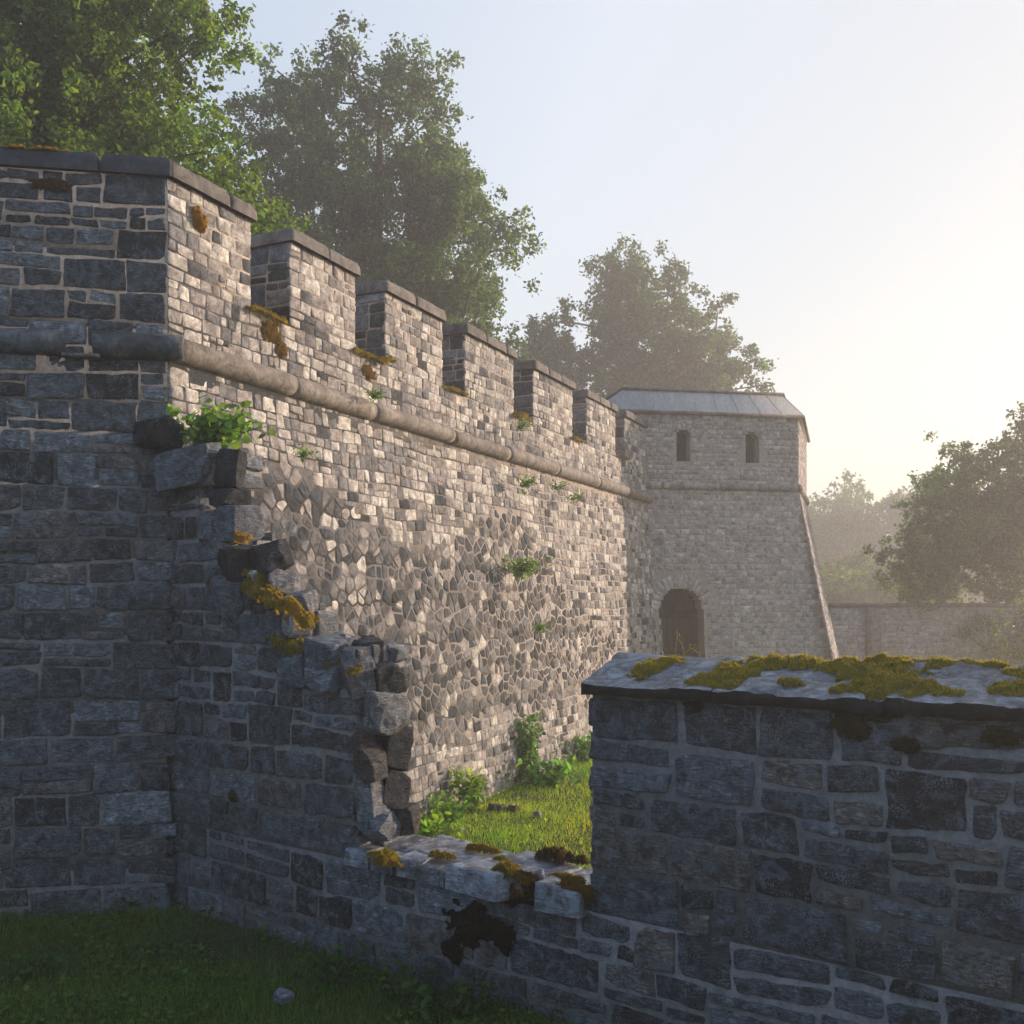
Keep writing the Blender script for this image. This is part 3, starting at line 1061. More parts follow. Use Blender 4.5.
def front_cell_blocked(u, z):
    if door_u0 < u < door_u1 and z < door_sp: return True
    if z >= door_sp and math.hypot(u - (door_u0 + door_u1) / 2, z - door_sp) < door_r: return True
    for (a, b, c, d) in win:
        r = (b - a) / 2
        if a < u < b and c < z < d - r: return True
        if z >= d - r and math.hypot(u - (a + b) / 2, z - (d - r)) < r: return True
    return False


# front skin as a fine grid with the openings left out, reveals behind
du, dz = .0545, .05
zs = np.arange(GROUND - .3, TZ + .001, dz)
us = np.arange(A_l, 4.9, du)
verts, faces, vid = [], [], {}


def vtx(i, j):
    if (i, j) not in vid:
        z = zs[j]; u = min(us[i], ulim(z))
        vid[(i, j)] = len(verts); verts.append((u, z, 0))
    return vid[(i, j)]


open_cells = set()
for j in range(len(zs) - 1):
    for i in range(len(us) - 1):
        uc, zc = us[i] + du / 2, zs[j] + dz / 2
        if front_cell_blocked(uc, zc):
            open_cells.add((i, j)); continue
        if us[i] >= max(ulim(zs[j]), ulim(zs[j + 1])): continue
        faces.append((vtx(i, j), vtx(i + 1, j), vtx(i + 1, j + 1), vtx(i, j + 1)))
tm.add(F_tf.w(verts), np.array(faces), 1)
# reveals
rv = []
rf = []
for (i, j) in open_cells:
    for (di, dj, a, b) in ((-1, 0, (0, 0), (0, 1)), (1, 0, (1, 1), (1, 0)), (0, 1, (0, 1), (1, 1)), (0, -1, (1, 0), (0, 0))):
        if (i + di, j + dj) not in open_cells:
            k = len(rv)
            for (x, y) in (a, b):
                rv.append((us[i + x], zs[j + y], 0)); rv.append((us[i + x], zs[j + y], -.5))
            rf.append((k, k + 1, k + 3, k + 2))
tm.add(F_tf.w(rv), np.array(rf), 1)
# right face, back and left faces
rt, rb_ = [], []
for z in np.linspace(GROUND - .3, TZ, 14):
    c = tower_corner(z)
    zz = z + E
    o2 = .20 * max(0, 2.55 - z)
    back = Bc[:2] + D_R[:2] * 3.6 + N_R[:2] * o2
    bl = TO[:2] + D_T[:2] * A_l + np.array((-.2, 1.0)) * 4.6
    fl = TO[:2] + D_T[:2] * A_l + N_T[:2] * .09 * max(0, 2.55 - z)
    rt.append([(c[0], c[1], zz), (back[0], back[1], zz), (bl[0], bl[1], zz), (fl[0], fl[1], zz)])
rtv = np.array(rt).reshape(-1, 3)
qf = []
for k in range(13):
    for s_ in range(3):
        a = k * 4 + s_
        qf.append((a, a + 1, a + 5, a + 4))
tm.add(rtv, np.array(qf), 1)


def t_ok(poly, z0):
    return not any(front_cell_blocked(u, z) for (u, z) in poly) and not front_cell_blocked(*np.mean(poly, 0))


# voussoir rings
def ring(cx, cz, r0, r1, n, a0=0, a1=math.pi):
    for k in range(n):
        b, e = a0 + (a1 - a0) * (k + .06) / n, a0 + (a1 - a0) * (k + .94) / n
        poly = [(cx + r0 * math.cos(b), cz + r0 * math.sin(b)), (cx + r1 * math.cos(b), cz + r1 * math.sin(b)),
                (cx + r1 * math.cos(e), cz + r1 * math.sin(e)), (cx + r0 * math.cos(e), cz + r0 * math.sin(e))]
        add_stone(tm, F_tf, poly, .012, pal_tower() * 1.05, .015, .1, 2, .02, .004)
dcx = (door_u0 + door_u1) / 2
ring(dcx, door_sp, door_r + .02, door_r + .30, 17)
for (a, b, c, d) in win:
    r = (b - a) / 2
    ring((a + b) / 2, d - r, r + .02, r + .13, 7)
for poly in layout(bands([GROUND, -1.2, 0, 1.3, 2.5], .10, .17), lambda z: [(A_l, ulim(z) - .01)], .16, .42, .1, .016, .006, .005):
    if not t_ok(poly, 0): continue
    c = np.mean(poly, 0)
    if any(math.hypot(p[0] - dcx, p[1] - door_sp) < door_r + .33 and p[1] > door_sp - .02 for p in poly + [tuple(c)]): continue
    add_stone(tm, F_tf, poly, R.uniform(.003, .009), pal_tower(), .015, .3, 1, .03, .004)
for poly in layout(bands([2.58, 3.4, TZ - .02], .08, .13), lambda z: [(A_l, 3.57)], .16, .40, .1, .014, .005, .003):
    if not t_ok(poly, 0): continue
    c = np.mean(poly, 0)
    if any(math.hypot(c[0] - (a + b) / 2, c[1] - (d - (b - a) / 2)) < (b - a) / 2 + .12 and c[1] > d - (b - a) / 2 for (a, b, _, d) in win): continue
    add_stone(tm, F_tf, poly, R.uniform(.005, .013), pal_tower(), .012, .3, 1, .03, .003)
for poly in layout(bands([2.58, TZ - .02], .1, .16), lambda z: [(.01, 3.6)], .2, .45, .1, .016, .006, .004):
    add_stone(tm, F_tr, poly, R.uniform(.005, .014), pal_tower() * 1.1, .015, .3, 1, .03, .003)
for poly in layout(bands([GROUND, 2.5], .12, .18), lambda z: [(.01 - .1 * (2.55 - z), 3.5)], .2, .45, .1, .016, .006, .004):
    add_stone(tm, F_tr, poly, R.uniform(.005, .014), pal_tower(), .015, .3, 1, .03, .003)
tm.build("wall", [M_tower, M_render], tower, TL)
cm = MB()
cordon(cm, F_tf, A_l, 3.62, 2.55, .085, .9, 1.4, (.24, .21, .185), hc=.02)
cordon(cm, F_tr, -.02, 3.6, 2.55, .085, .9, 1.4, (.24, .21, .185), hc=.02)
cm.build("string_course", M_cordon, tower, TL, smooth=True)
# roof: metal sheets rising to a flat top
OV = .06
ev = [TO[:2] + D_T[:2] * (A_l - .05) + N_T[:2] * OV, Bc[:2] + D_T[:2] * .06 + N_T[:2] * OV + N_R[:2] * .03, Bc[:2] + D_R[:2] * 3.7 + N_R[:2] * OV, TO[:2] + D_T[:2] * (A_l - .05) + np.array((-.2, 1)) * 4.8]
cen = np.mean(ev, 0)
ez = TZ + E
tp = [e + (cen - e) * f for e, f in zip(ev, (.17, .17, .17, .17))]
rm = MB()
rm.add([(*e, ez - .03) for e in ev] + [(*e, ez + .035) for e in ev] + [(*t, ez + .52) for t in tp] + [(*t, ez + .57) for t in tp],
       [(3, 2, 1, 0)] + [(k, (k + 1) % 4, 4 + (k + 1) % 4, 4 + k) for k in range(4)] + [(4 + k, 4 + (k + 1) % 4, 8 + (k + 1) % 4, 8 + k) for k in range(4)]
       + [(8 + k, 8 + (k + 1) % 4, 12 + (k + 1) % 4, 12 + k) for k in range(4)] + [(12, 13, 14, 15)])
for (a, b, c, d, n) in ((ev[0], ev[1], tp[0], tp[1], 9), (ev[1], ev[2], tp[1], tp[2], 7)):   # standing seams
    for k in range(n + 1):
        f = k / n
        p0 = a + (b - a) * f; p1 = c + (d - c) * f
        add_tube(rm, [(*p0, ez + .04), (*p1, ez + .53)], .007, 5)
rm.build("roof", M_roof, tower, TL)
# top edge roll
em = MB()
for k in range(4):
    add_tube(em, [(*tp[k], ez + .57), (*tp[(k + 1) % 4], ez + .57)], .035, 6, 0, (.14, .12, .10))
for k in range(2):
    add_tube(em, [(*ev[k], ez), (*ev[(k + 1) % 4], ez)], .04, 6, 0, (.16, .13, .11))
em.build("roof_edge", M_coping_warm, tower, TL)
for (a, b, c, d) in win:
    wb = MB()
    add_box(wb, F_tf, a - .02, b + .02, c - .02, d + .02, -.34, -.30, 0)
    for k in range(1, 3):
        add_box(wb, F_tf, a + (b - a) * k / 3 - .008, a + (b - a) * k / 3 + .008, c, d, -.30, -.285, 0)
    wb.build("window", M_wood, tower, TL)
db = MB()
n_pl = 7
for k in range(n_pl):
    a = door_u0 - .02 + (door_u1 - door_u0 + .04) * k / n_pl
    b = door_u0 - .02 + (door_u1 - door_u0 + .04) * (k + 1) / n_pl
    add_box(db, F_tf, a + .004, b - .004, GROUND - .1, door_sp + door_r + .03, -.46 - .004 * (k % 2), -.40, 0)
for zz in (-2.2, -1.2, -.4):
    add_box(db, F_tf, door_u0, door_u1, zz, zz + .12, -.40, -.375, 0)
db.build("door", M_wood, tower, TL)

# ================================================================== LOW WALL BEHIND
lowall = empty("low_wall", (11.5, 31, 0))
tag(lowall, "low plain wall with a buttress, in haze right of the tower", "wall")
q = np.array((7.6, 30.2, E)); e_ = np.array((22.0, 32.6, E)); dl = (e_ - q); LL = np.linalg.norm(dl); dl /= LL
F_lw = Frame(q, dl, np.array((dl[1], -dl[0], 0)))
lm = MB()
add_box(lm, F_lw, 0, LL, GROUND - .3, -.22, -.45, 0, 1)
for poly in layout(bands([GROUND, -.24], .14, .22), lambda z: [(0, LL)], .3, .6, .1, .02, .008, .006):
    add_stone(lm, F_lw, poly, .012, pal_tower() * .95, .015, .4, 1, .03, .003)
lm.build("masonry", [M_tower, M_render], lowall, (11.5, 31, 0))
cb = MB()
add_box(cb, F_lw, -.05, LL, -.22, -.10, -.52, .08, 0, (.15, .12, .10))
cb.build("coping", M_coping_warm, lowall, (11.5, 31, 0))
pbm = MB()
add_box(pbm, F_lw, 3.30, 3.72, GROUND - .2, -.225, .01, .22, 0, (.16, .13, .11))
pbm.build("buttress", M_coping_warm, lowall, (11.5, 31, 0))


# ================================================================== MOSS
def moss(name, label, origin, U, V, Nn, blobs, hfun=None, tint=(1, 1, 1), hmul=1.0, fuzz=26000, seed=1, fl=.016, group=None):
    """lumpy cushions from overlapping blobs (u, v, ru, rv, height) on a surface, with short fuzzy shoots"""
    rr = np.random.RandomState(seed)
    U, V, Nn, origin = (np.array(a, float) for a in (U, V, Nn, origin))
    bl = np.array(blobs, float)
    u0, u1 = (bl[:, 0] - bl[:, 2] * 1.2).min(), (bl[:, 0] + bl[:, 2] * 1.2).max()
    v0, v1 = (bl[:, 1] - bl[:, 3] * 1.2).min(), (bl[:, 1] + bl[:, 3] * 1.2).max()
    st = .010 if (u1 - u0) < 3 else .014
    us = np.arange(u0, u1 + st, st); vs = np.arange(v0, v1 + st, st)
    nu, nv = len(us), len(vs)
    A, B = np.meshgrid(us, vs)
    a, b = A.ravel(), B.ravel()

    def height(a, b):
        p = np.column_stack([a * 11, b * 11, np.full(len(a), seed * 1.7)])
        ns = fbm(p, 3)
        p2 = np.column_stack([a * 38, b * 38, np.full(len(a), seed * 2.3)])
        n2 = vnoise(p2)
        H = np.full(len(a), -1.0)
        for (cu, cv, ru, rv_, h) in bl:
            d2 = ((a - cu) / ru) ** 2 + ((b - cv) / rv_) ** 2
            f = 1 - d2 + 1.5 * ns + .45 * n2
            H = np.maximum(H, np.where(f > 0, h * .75 * np.clip(f, 0, 1.3) ** .8, f * .02))
        return H + np.where(H > 0, .18 * H * n2, 0)
    H = height(a, b) * hmul
    base = hfun(a, b) if hfun is not None else 0
    Wd = origin + a[:, None] * U + b[:, None] * V + (base + H)[:, None] * Nn
    i, j = np.meshgrid(np.arange(nu - 1), np.arange(nv - 1))
    q = (j * nu + i).ravel()
    F = np.column_stack([q, q + 1, q + nu + 1, q + nu])
    ok = (H[F] > -.004).all(1)
    F = F[ok]
    if len(F) == 0:
        return
    used = np.unique(F)
    remap = -np.ones(len(H), int); remap[used] = np.arange(len(used))
    m = MB()
    cvar = 1 + .35 * fbm(np.column_stack([a, b, a * 0]) * 16 + seed, 2)
    tcol = np.array(tint) * .8 * cvar[used][:, None]
    m.add(Wd[used], remap[F], 0, tcol)
    # fuzz
    area = (H > 0).sum() * st * st
    n = int(min(26000, area * fuzz))
    pick = used[H[used] > 0]
    if len(pick) and n:
        k = pick[rr.randint(0, len(pick), n)]
        fa, fb = a[k] + rr.uniform(-st, st, n) * .5, b[k] + rr.uniform(-st, st, n) * .5
        hb = height(fa, fb) * hmul
        bs_ = hfun(fa, fb) if hfun is not None else 0
        root = origin + fa[:, None] * U + fb[:, None] * V + (bs_ + np.maximum(hb, 0) - .003)[:, None] * Nn
        dr = Nn * .9 + rr.normal(0, .55, (n, 3)) + np.array((0, 0, .25))
        dr /= np.linalg.norm(dr, axis=1)[:, None]
        sd = np.cross(dr, rr.normal(0, 1, (n, 3))); sd /= np.linalg.norm(sd, axis=1)[:, None]
        L = fl * rr.uniform(.5, 1.3, n)[:, None]; w = .0032
        vv = np.stack([root - sd * w, root + sd * w, root + dr * L], 1).reshape(-1, 3)
        f3 = np.arange(n * 3).reshape(-1, 3)
        tc = np.array(tint) * rr.uniform(.7, 1.45, n)[:, None] * np.column_stack([np.ones(n), rr.uniform(.85, 1.15, n), np.ones(n)])
        m.add(vv, f3, 0, np.repeat(tc, 3, 0))
    ob = m.build(name, M_moss, smooth=True, origin=tuple(Wd[used].mean(0)))
    tag(ob, label, "moss", group)
    return ob


up = (0, 0, 1)
YG, OR, DKM = (1.0, .97, 1), (1.15, .80, .6), (.22, .22, .5)


def capfun(a, b):
    return CAPZ + cap_height(b)


def cap_uv(px, py):
    """where a pixel meets the sloping top of the right coping"""
    best = None
    for w in np.linspace(-.07, .42, 50):
        o = P - N_F * w - np.array((0, 0, E))
        d = np.array(((px - 512) / 1000, 1.0, (600 - py) / 1000))
        k = (o @ N_F) / (d @ N_F)
        X = d * k
        er = abs(X[2] - float(capfun(0, w)))
        if best is None or er < best[0]:
            best = (er, (X - (P - np.array((0, 0, E)))) @ D_F, w)
    return best[1], best[2]


# moss on the right coping; one thing per patch
def cap_patch(pxs, label, seed, tint=YG, hh=.05):
    bl = []
    for (px, py, rx, rz_) in pxs:
        u_, w_ = cap_uv(px, py)
        bl.append((u_, w_, rx, rz_, hh))
    moss("moss_patch", label, P, D_F, -N_F, up, bl, capfun, tint, .75, 34000, seed)


MG = "moss on the right coping"
cap_patch([(645, 672, .09, .10), (665, 662, .12, .09)], "small yellow moss patch nearest the left end of the right coping", 11)
cap_patch([(705, 681, .13, .10), (735, 672, .14, .14), (760, 663, .16, .10), (800, 662, .16, .08), (720, 686, .10, .05)],
          "yellow green moss cushion on the coping just below the tower door and wall", 12)
cap_patch([(845, 668, .14, .09), (868, 676, .14, .12), (890, 686, .17, .10), (905, 672, .18, .10), (880, 664, .12, .07), (938, 668, .12, .07), (925, 690, .12, .06), (860, 690, .14, .08), (890, 696, .14, .06)],
          "largest moss mass spilling over the middle of the right coping", 13, hh=.065)
cap_patch([(960, 664, .16, .05), (925, 660, .16, .05), (990, 668, .1, .03)], "narrow glowing moss band on the crest right of the largest moss mass", 18)
cap_patch([(790, 685, .07, .03)], "tiny moss tuft on the bare slab left of the largest moss mass", 14)
cap_patch([(945, 694, .10, .05)], "low moss cushion on the coping edge right of the largest moss mass", 15)
cap_patch([(1010, 692, .12, .08), (1030, 688, .12, .1)], "moss cushion on the coping at the right frame edge, low at its front", 16)
cap_patch([(1020, 676, .10, .05)], "thin bright moss strip on the coping crest by the right frame edge", 17)


# moss hanging on faces
def face_patch(pxs, label, seed, tint, fr=F_front, hh=.03, z=None):
    bl = []
    for (px, py, rx, rz_) in pxs:
        u_, v_ = uv(place(px, py, .02, fr), fr)
        bl.append((u_, v_, rx, rz_, hh))
    moss("moss_patch", label, fr.o + fr.n * (.02 + fr.bt * max(0, fr.z0 - bl[0][1])), fr.u, fr.v, fr.n, bl, None, tint, 1, 26000, seed)


face_patch([(850, 722, .11, .10), (870, 712, .16, .06)], "big dark moss clump hanging below the largest moss mass on the right wall", 21, DKM)
face_patch([(905, 745, .07, .045)], "small round dark moss spot under the right coping, right of the hanging clump", 22, DKM)
face_patch([(1003, 738, .10, .04)], "dark moss streak on the wall face near the right frame edge", 23, DKM)
face_patch([(693, 705, .06, .04)], "dark moss bit under the coping near the left end of the right wall", 24, DKM)
face_patch([(47, 182, .17, .07)], "dark brown moss clump just under the coping at the top left", 25, (.45, .28, .4), F_left, .035)
face_patch([(512, 898, .17, .10), (470, 928, .20, .16), (500, 935, .16, .10), (530, 885, .12, .08), (455, 950, .10, .10)], "black moss sheet running down the wall below the sill", 26, (.10, .09, .2))
face_patch([(575, 893, .12, .09)], "dark moss clump over the sill's right end beside the high wall", 27, (.5, .38, .3), hh=.05)
face_patch([(233, 797, .05, .06)], "dim green moss spot low on the shaded wall left of the gap", 28, (.25, .42, .6))
face_patch([(215, 216, .09, .10)], "orange moss ball on the sunlit face of the first battlement", 29, OR, F_long, .07)


def sill_patch(px, py, rx, ry, label, seed, tint, z=SIL2 + .13, hh=.045):
    d = np.array(((px - 512) / 1000, 1.0, (600 - py) / 1000)); X = d * (z / d[2])
    u_ = (X + np.array((0, 0, E)) - P) @ D_F; w_ = -((X + np.array((0, 0, E)) - P) @ N_F)
    moss("moss_patch", label, P + np.array((0, 0, z - .01)), D_F, -N_F, up, [(u_, w_, rx, ry, hh), (u_ + rx * .7, w_ + ry * .2, rx * .6, ry * .7, hh * .7)], None, tint, 1, 34000, seed)


sill_patch(385, 855, .13, .09, "yellow moss on the far left sill slabs below the blue block", 31, (.8, .8, .8))
sill_patch(385, 862, .11, .08, "domed orange moss cushion at the front left of the sill", 32, (.8, .6, .5), hh=.06)
sill_patch(438, 855, .12, .07, "moss running between the slabs left of the sill's middle", 33, (.7, .6, .5))
sill_patch(482, 849, .13, .07, "moss cushion at the rear middle of the sill, behind the big slab", 34, (.6, .55, .4))
sill_patch(508, 872, .12, .12, "thick brown green moss cushion at the front of the sill's big slab", 35, (.55, .5, .4), hh=.08)
sill_patch(500, 860, .07, .04, "smallest green moss cushion near the middle of the sill", 36, (.5, .6, .4))
sill_patch(560, 858, .16, .09, "dark brown moss heap at the rear right of the sill", 37, (.22, .15, .2), hh=.08)
sill_patch(565, 878, .12, .06, "yellow brown moss on the last sill slab against the high wall", 38, (.6, .45, .3))


def slope_moss(blobs, hh_back, label, seed, tint):
    bl = []
    nn_ = N_F * .55 + np.array((0, 0, .835)); vv_ = np.array((0, 0, .55)) - N_F * .835
    o_ = place(blobs[0][0], blobs[0][1], -hh_back)
    uu_ = D_F.copy()
    if len(blobs) > 1:      # run down along the slope
        dd_ = place(blobs[-1][0], blobs[-1][1], -hh_back) - o_
        if abs(dd_ @ D_F) > .2:
            uu_ = dd_ / np.linalg.norm(dd_)
            nn_ = np.cross(uu_, vv_); nn_ /= np.linalg.norm(nn_)
            if nn_[2] < 0: nn_ = -nn_
    for (px, py, rx, rz_, h) in blobs:
        p_ = place(px, py, -hh_back) - o_
        bl.append((p_ @ uu_, p_ @ vv_ * .3, rx, rz_ * 1.6, h * .9))
    # leans back with the slope of the broken wall
    moss("moss_patch", label, o_, uu_, vv_, nn_, bl, None, tint, 1, 30000, seed, .02)


slope_moss([(226, 541, .13, .06, .10), (242, 547, .11, .05, .10), (212, 545, .07, .03, .06)], .10, "topmost orange moss clump on the broken slope", 41, OR)
slope_moss([(216, 580, .05, .06, .05)], .03, "small brown moss tuft left of the pale topped blue block", 42, (.6, .45, .4))
slope_moss([(258, 588, .12, .08, .12), (270, 602, .15, .07, .12), (290, 610, .14, .06, .12), (308, 618, .12, .05, .10)], .02, "long yellow moss cushion running down the middle of the broken slope", 43, (1.1, .95, .8))
slope_moss([(280, 643, .18, .04, .10), (310, 640, .15, .05, .12), (298, 652, .13, .06, .10)], .0, "lowest yellow moss cushion on the broken slope, above the teal stones", 44, (.95, .95, .7))
slope_moss([(330, 662, .10, .05, .07), (352, 668, .08, .04, .06)], -.02, "olive moss ledge just below the foot of the mossy slope", 47, (.7, .65, .5))
slope_moss([(247, 572, .06, .04, .06)], .02, "little yellow moss knob between the black stones of the upper slope", 48, (.9, .8, .6))
slope_moss([(166, 462, .035, .07, .04)], -.01, "dark moss smear beside the large block under the leafy sprig", 45, (.14, .12, .2))
slope_moss([(398, 815, .10, .05, .06)], .34, "orange moss on the sill beside the foot of the broken wall end", 46, OR)
# moss on top of the left coping and in the crenels
moss("moss_patch", "orange moss strip on top of the coping at the upper left frame edge", P + np.array((0, 0, TOP + .155)), D_W, -N_W, up,
     [(1.0 + .25 * k, .04, .22, .10, .05) for k in range(5)], None, (1.1, .8, .6), 1, 30000, 51)
names = ["first", "second", "third", "fourth", "fifth", "sixth"]
for k in range(6):
    a, b = merl[k][1], merl[k + 1][0]
    bl = [(a + (b - a) * f, R.uniform(-.02, .12), R.uniform(.14, .2), R.uniform(.1, .2), .06) for f in (.12, .45, .8)]
    moss("moss_patch", "moss on the sill of the %s gap between battlements, counted from the near corner" % names[k],
         P + np.array((0, 0, SILL + .005)), D_L, -N_L, up, bl, None, (.85, .75, .7), 1, 15000, 60 + k)
for k, (t, zz, ru, rz_) in enumerate([(1.45, 2.78, .16, .10), (1.62, 2.62, .10, .09), (3.3, 2.72, .16, .08)]):
    moss("moss_patch", ["brown moss stain below the first gap between battlements", "lower, smaller brown moss spot below the first gap", "brown moss streak below the second gap between battlements"][k],
         P + N_L * .015, D_L, up, N_L, [(t, zz, ru, rz_, .03)], None, (.7, .5, .5), 1, 18000, 70 + k)


# ================================================================== PLANTS
def leaf_batch(mb, cen, size, tint, rr, up_bias=.5, w=.55, shape=6):
    n = len(cen)
    nr = rr.normal(0, 1, (n, 3)); nr[:, 2] += up_bias * 2
    nr /= np.linalg.norm(nr, axis=1)[:, None]
    ax = np.cross(nr, rr.normal(0, 1, (n, 3))); ax /= np.linalg.norm(ax, axis=1)[:, None]
    sd = np.cross(nr, ax)
    s = (size * rr.uniform(.6, 1.3, n))[:, None]
    if shape == 4:
        pts = [-ax * .5, sd * w * .5 + nr * .08, ax * .5, -sd * w * .5 + nr * .08]
    else:
        pts = [-ax * .5, -ax * .15 + sd * w * .5 + nr * .06, ax * .25 + sd * w * .36 + nr * .04, ax * .55 - nr * .08, ax * .25 - sd * w * .36 + nr * .04, -ax * .15 - sd * w * .5 + nr * .06]
    V = np.stack([cen + p * s for p in pts], 1).reshape(-1, 3)
    k = len(pts)
    tc = np.repeat(tint, k, 0)
    b = np.arange(n)[:, None] * k
    if k == 4:
        F = b + np.array([[0, 1, 2, 3]])
        mb.add(V, F, 0, tc)
    else:
        F1 = b + np.array([[0, 1, 2, 3]]); F2 = b + np.array([[0, 3, 4, 5]])
        n0 = mb.n
        mb.add(V, F1, 0, tc)
        mb.f4.append(F2 + n0); mb.m4.append(np.zeros(len(F2), int))


def green_var(rr, n, lo=.6, hi=1.4, yellow=.25):
    v = rr.uniform(lo, hi, n)
    y = rr.uniform(-yellow, yellow, n)
    return np.column_stack([v * (1 + y), v, v * (1 - y * .5)])


def plant(name, label, base, h, spread, n_stem, leaves, lsize, seed, tint=(1, 1, 1), lean=(0, 0, 0), cat="plant", group=None, w=.6, droop=0):
    rr = np.random.RandomState(seed)
    base = np.array(base, float)
    root = empty(name, tuple(base))
    tag(root, label, cat, group)
    st = MB(); lf = MB()
    allc = []
    for s in range(n_stem):
        d = np.array((rr.normal(0, spread), rr.normal(0, spread), h * rr.uniform(.55, 1.1))) + np.array(lean) * rr.uniform(.4, 1.2)
        pts = [base + d * t + np.array((0, 0, -droop * t * t)) + rr.normal(0, .01, 3) * (t > 0) for t in (0, .3, .6, 1)]
        add_tube(st, pts, [.006, .005, .004, .002], 5, 0, cap=False)
        for l in range(leaves):
            t = rr.uniform(.15, 1.05)
            c = base + d * t + np.array((0, 0, -droop * t * t)) + rr.normal(0, lsize * .6, 3)
            allc.append(c)
    C = np.array(allc)
    leaf_batch(lf, C, lsize, green_var(rr, len(C)) * np.array(tint), rr, .45, w)
    st.build("stem", M_bark, root, tuple(base))
    lf.build("foliage", M_weed, root, tuple(base))
    return root


sp = place(200, 446, -.10)
plant("leafy_sprig", "bright green leafy sprig growing at the top of the broken slope", sp, .34, .17, 30, 17, .085, 5, (1, 1, 1), (.22, 0, 0), w=.8, droop=.06)


def at_ground(px, py):
    d = np.array(((px - 512) / 1000, 1.0, (600 - py) / 1000))
    return d * (E / -d[2]) + np.array((0, 0, E))


wg = "weeds growing along the foot of the sunlit wall"
plant("weed", "tall bushy weed against the sunlit wall, left of the high wall's end", at_ground(527, 783), .95, .13, 22, 26, .10, 6, (.6, .75, .8), group=wg)
plant("weed", "leafy green weed spreading at the right of the tall bushy weed's foot", at_ground(545, 786), .35, .25, 20, 16, .13, 7, (.9, 1, 1), group=wg)
plant("weed", "bright yellow green weed standing just left of the sunlit grass patch", at_ground(472, 812), .55, .13, 18, 20, .09, 8, (1.3, 1.15, .8), group=wg)
plant("weed", "low leafy weed at the wall foot beside the broken end", at_ground(445, 826), .28, .22, 22, 14, .10, 9, (.9, 1, .8), group=wg)
plant("weed", "small weed tuft between the low leafy weed and the sill slabs", at_ground(425, 838), .22, .20, 16, 12, .10, 10, (1.1, 1.1, .8), group=wg)
plant("weed", "faint hazy weed at the wall foot behind the bushy one", at_ground(580, 762), .4, .25, 16, 14, .12, 12, (.6, .8, .8), group=wg)
fg = "tufts rooted in the sunlit wall"
for k, (px, py, hh, sprd, ns_, lv, ls, lab) in enumerate([
        (519, 574, .32, .14, 16, 18, .085, "largest fern tuft sprouting from the middle of the sunlit wall"),
        (523, 487, .20, .09, 10, 12, .07, "dark fern tuft just under the string course above the largest tuft"),
        (537, 631, .18, .08, 9, 10, .06, "small fern tuft on the wall below the largest tuft"),
        (300, 457, .12, .07, 9, 9, .05, "straggly tuft on the sunlit wall near the leafy sprig"),
        (555, 489, .14, .07, 8, 9, .06, "tiny tuft under the string course, right of the dark fern tuft"),
        (372, 398, .12, .06, 8, 9, .05, "small green tuft sitting on the string course below the third battlement"),
        (518, 428, .16, .07, 9, 10, .06, "small tuft below the gap before the fifth battlement"),
        (571, 500, .12, .07, 8, 9, .06, "faint tuft under the string course, rightmost on the wall")]):
    pt = place(px, py, .04, F_long)
    tb = F_long.bt * max(0, F_long.z0 - (pt[2] - E))
    pt = place(px, py, .03 + tb, F_long)
    plant("fern_tuft", lab, pt, hh * .6, sprd, ns_, lv, ls, 30 + k, (.75, .8, .7), tuple(N_L * .15), group=fg, cat="fern", w=.4)
# dock-like weeds in the dark front grass
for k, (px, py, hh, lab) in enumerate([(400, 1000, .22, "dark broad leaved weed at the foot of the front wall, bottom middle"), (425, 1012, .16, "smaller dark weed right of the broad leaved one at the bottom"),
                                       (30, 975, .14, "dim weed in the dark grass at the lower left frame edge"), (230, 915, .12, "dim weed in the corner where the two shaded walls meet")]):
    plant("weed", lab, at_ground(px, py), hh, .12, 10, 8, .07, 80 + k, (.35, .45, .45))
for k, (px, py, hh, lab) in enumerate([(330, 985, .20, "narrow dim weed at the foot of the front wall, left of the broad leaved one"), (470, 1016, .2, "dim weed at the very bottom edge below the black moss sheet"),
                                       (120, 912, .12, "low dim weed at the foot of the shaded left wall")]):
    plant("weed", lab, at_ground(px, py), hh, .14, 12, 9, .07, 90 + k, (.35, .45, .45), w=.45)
for k, (px, py, sz_, lab) in enumerate([(499, 810, .28, "dark fallen stone lying in the sunlit grass beside the yellow green weed"), (514, 811, .18, "smaller brown fallen stone right of the dark one in the sunlit grass"), (538, 817, .11, "small pale stone in the middle of the sunlit grass patch")]):
    g_ = at_ground(px, py)
    rock("fallen_stone", g_ + np.array((0, 0, .03)), sz_, sz_ * .8, .09, 700 + k, ((.045, .042, .045), (.07, .05, .04), (.2, .19, .18))[k], M_rock, lab, 0, .2)
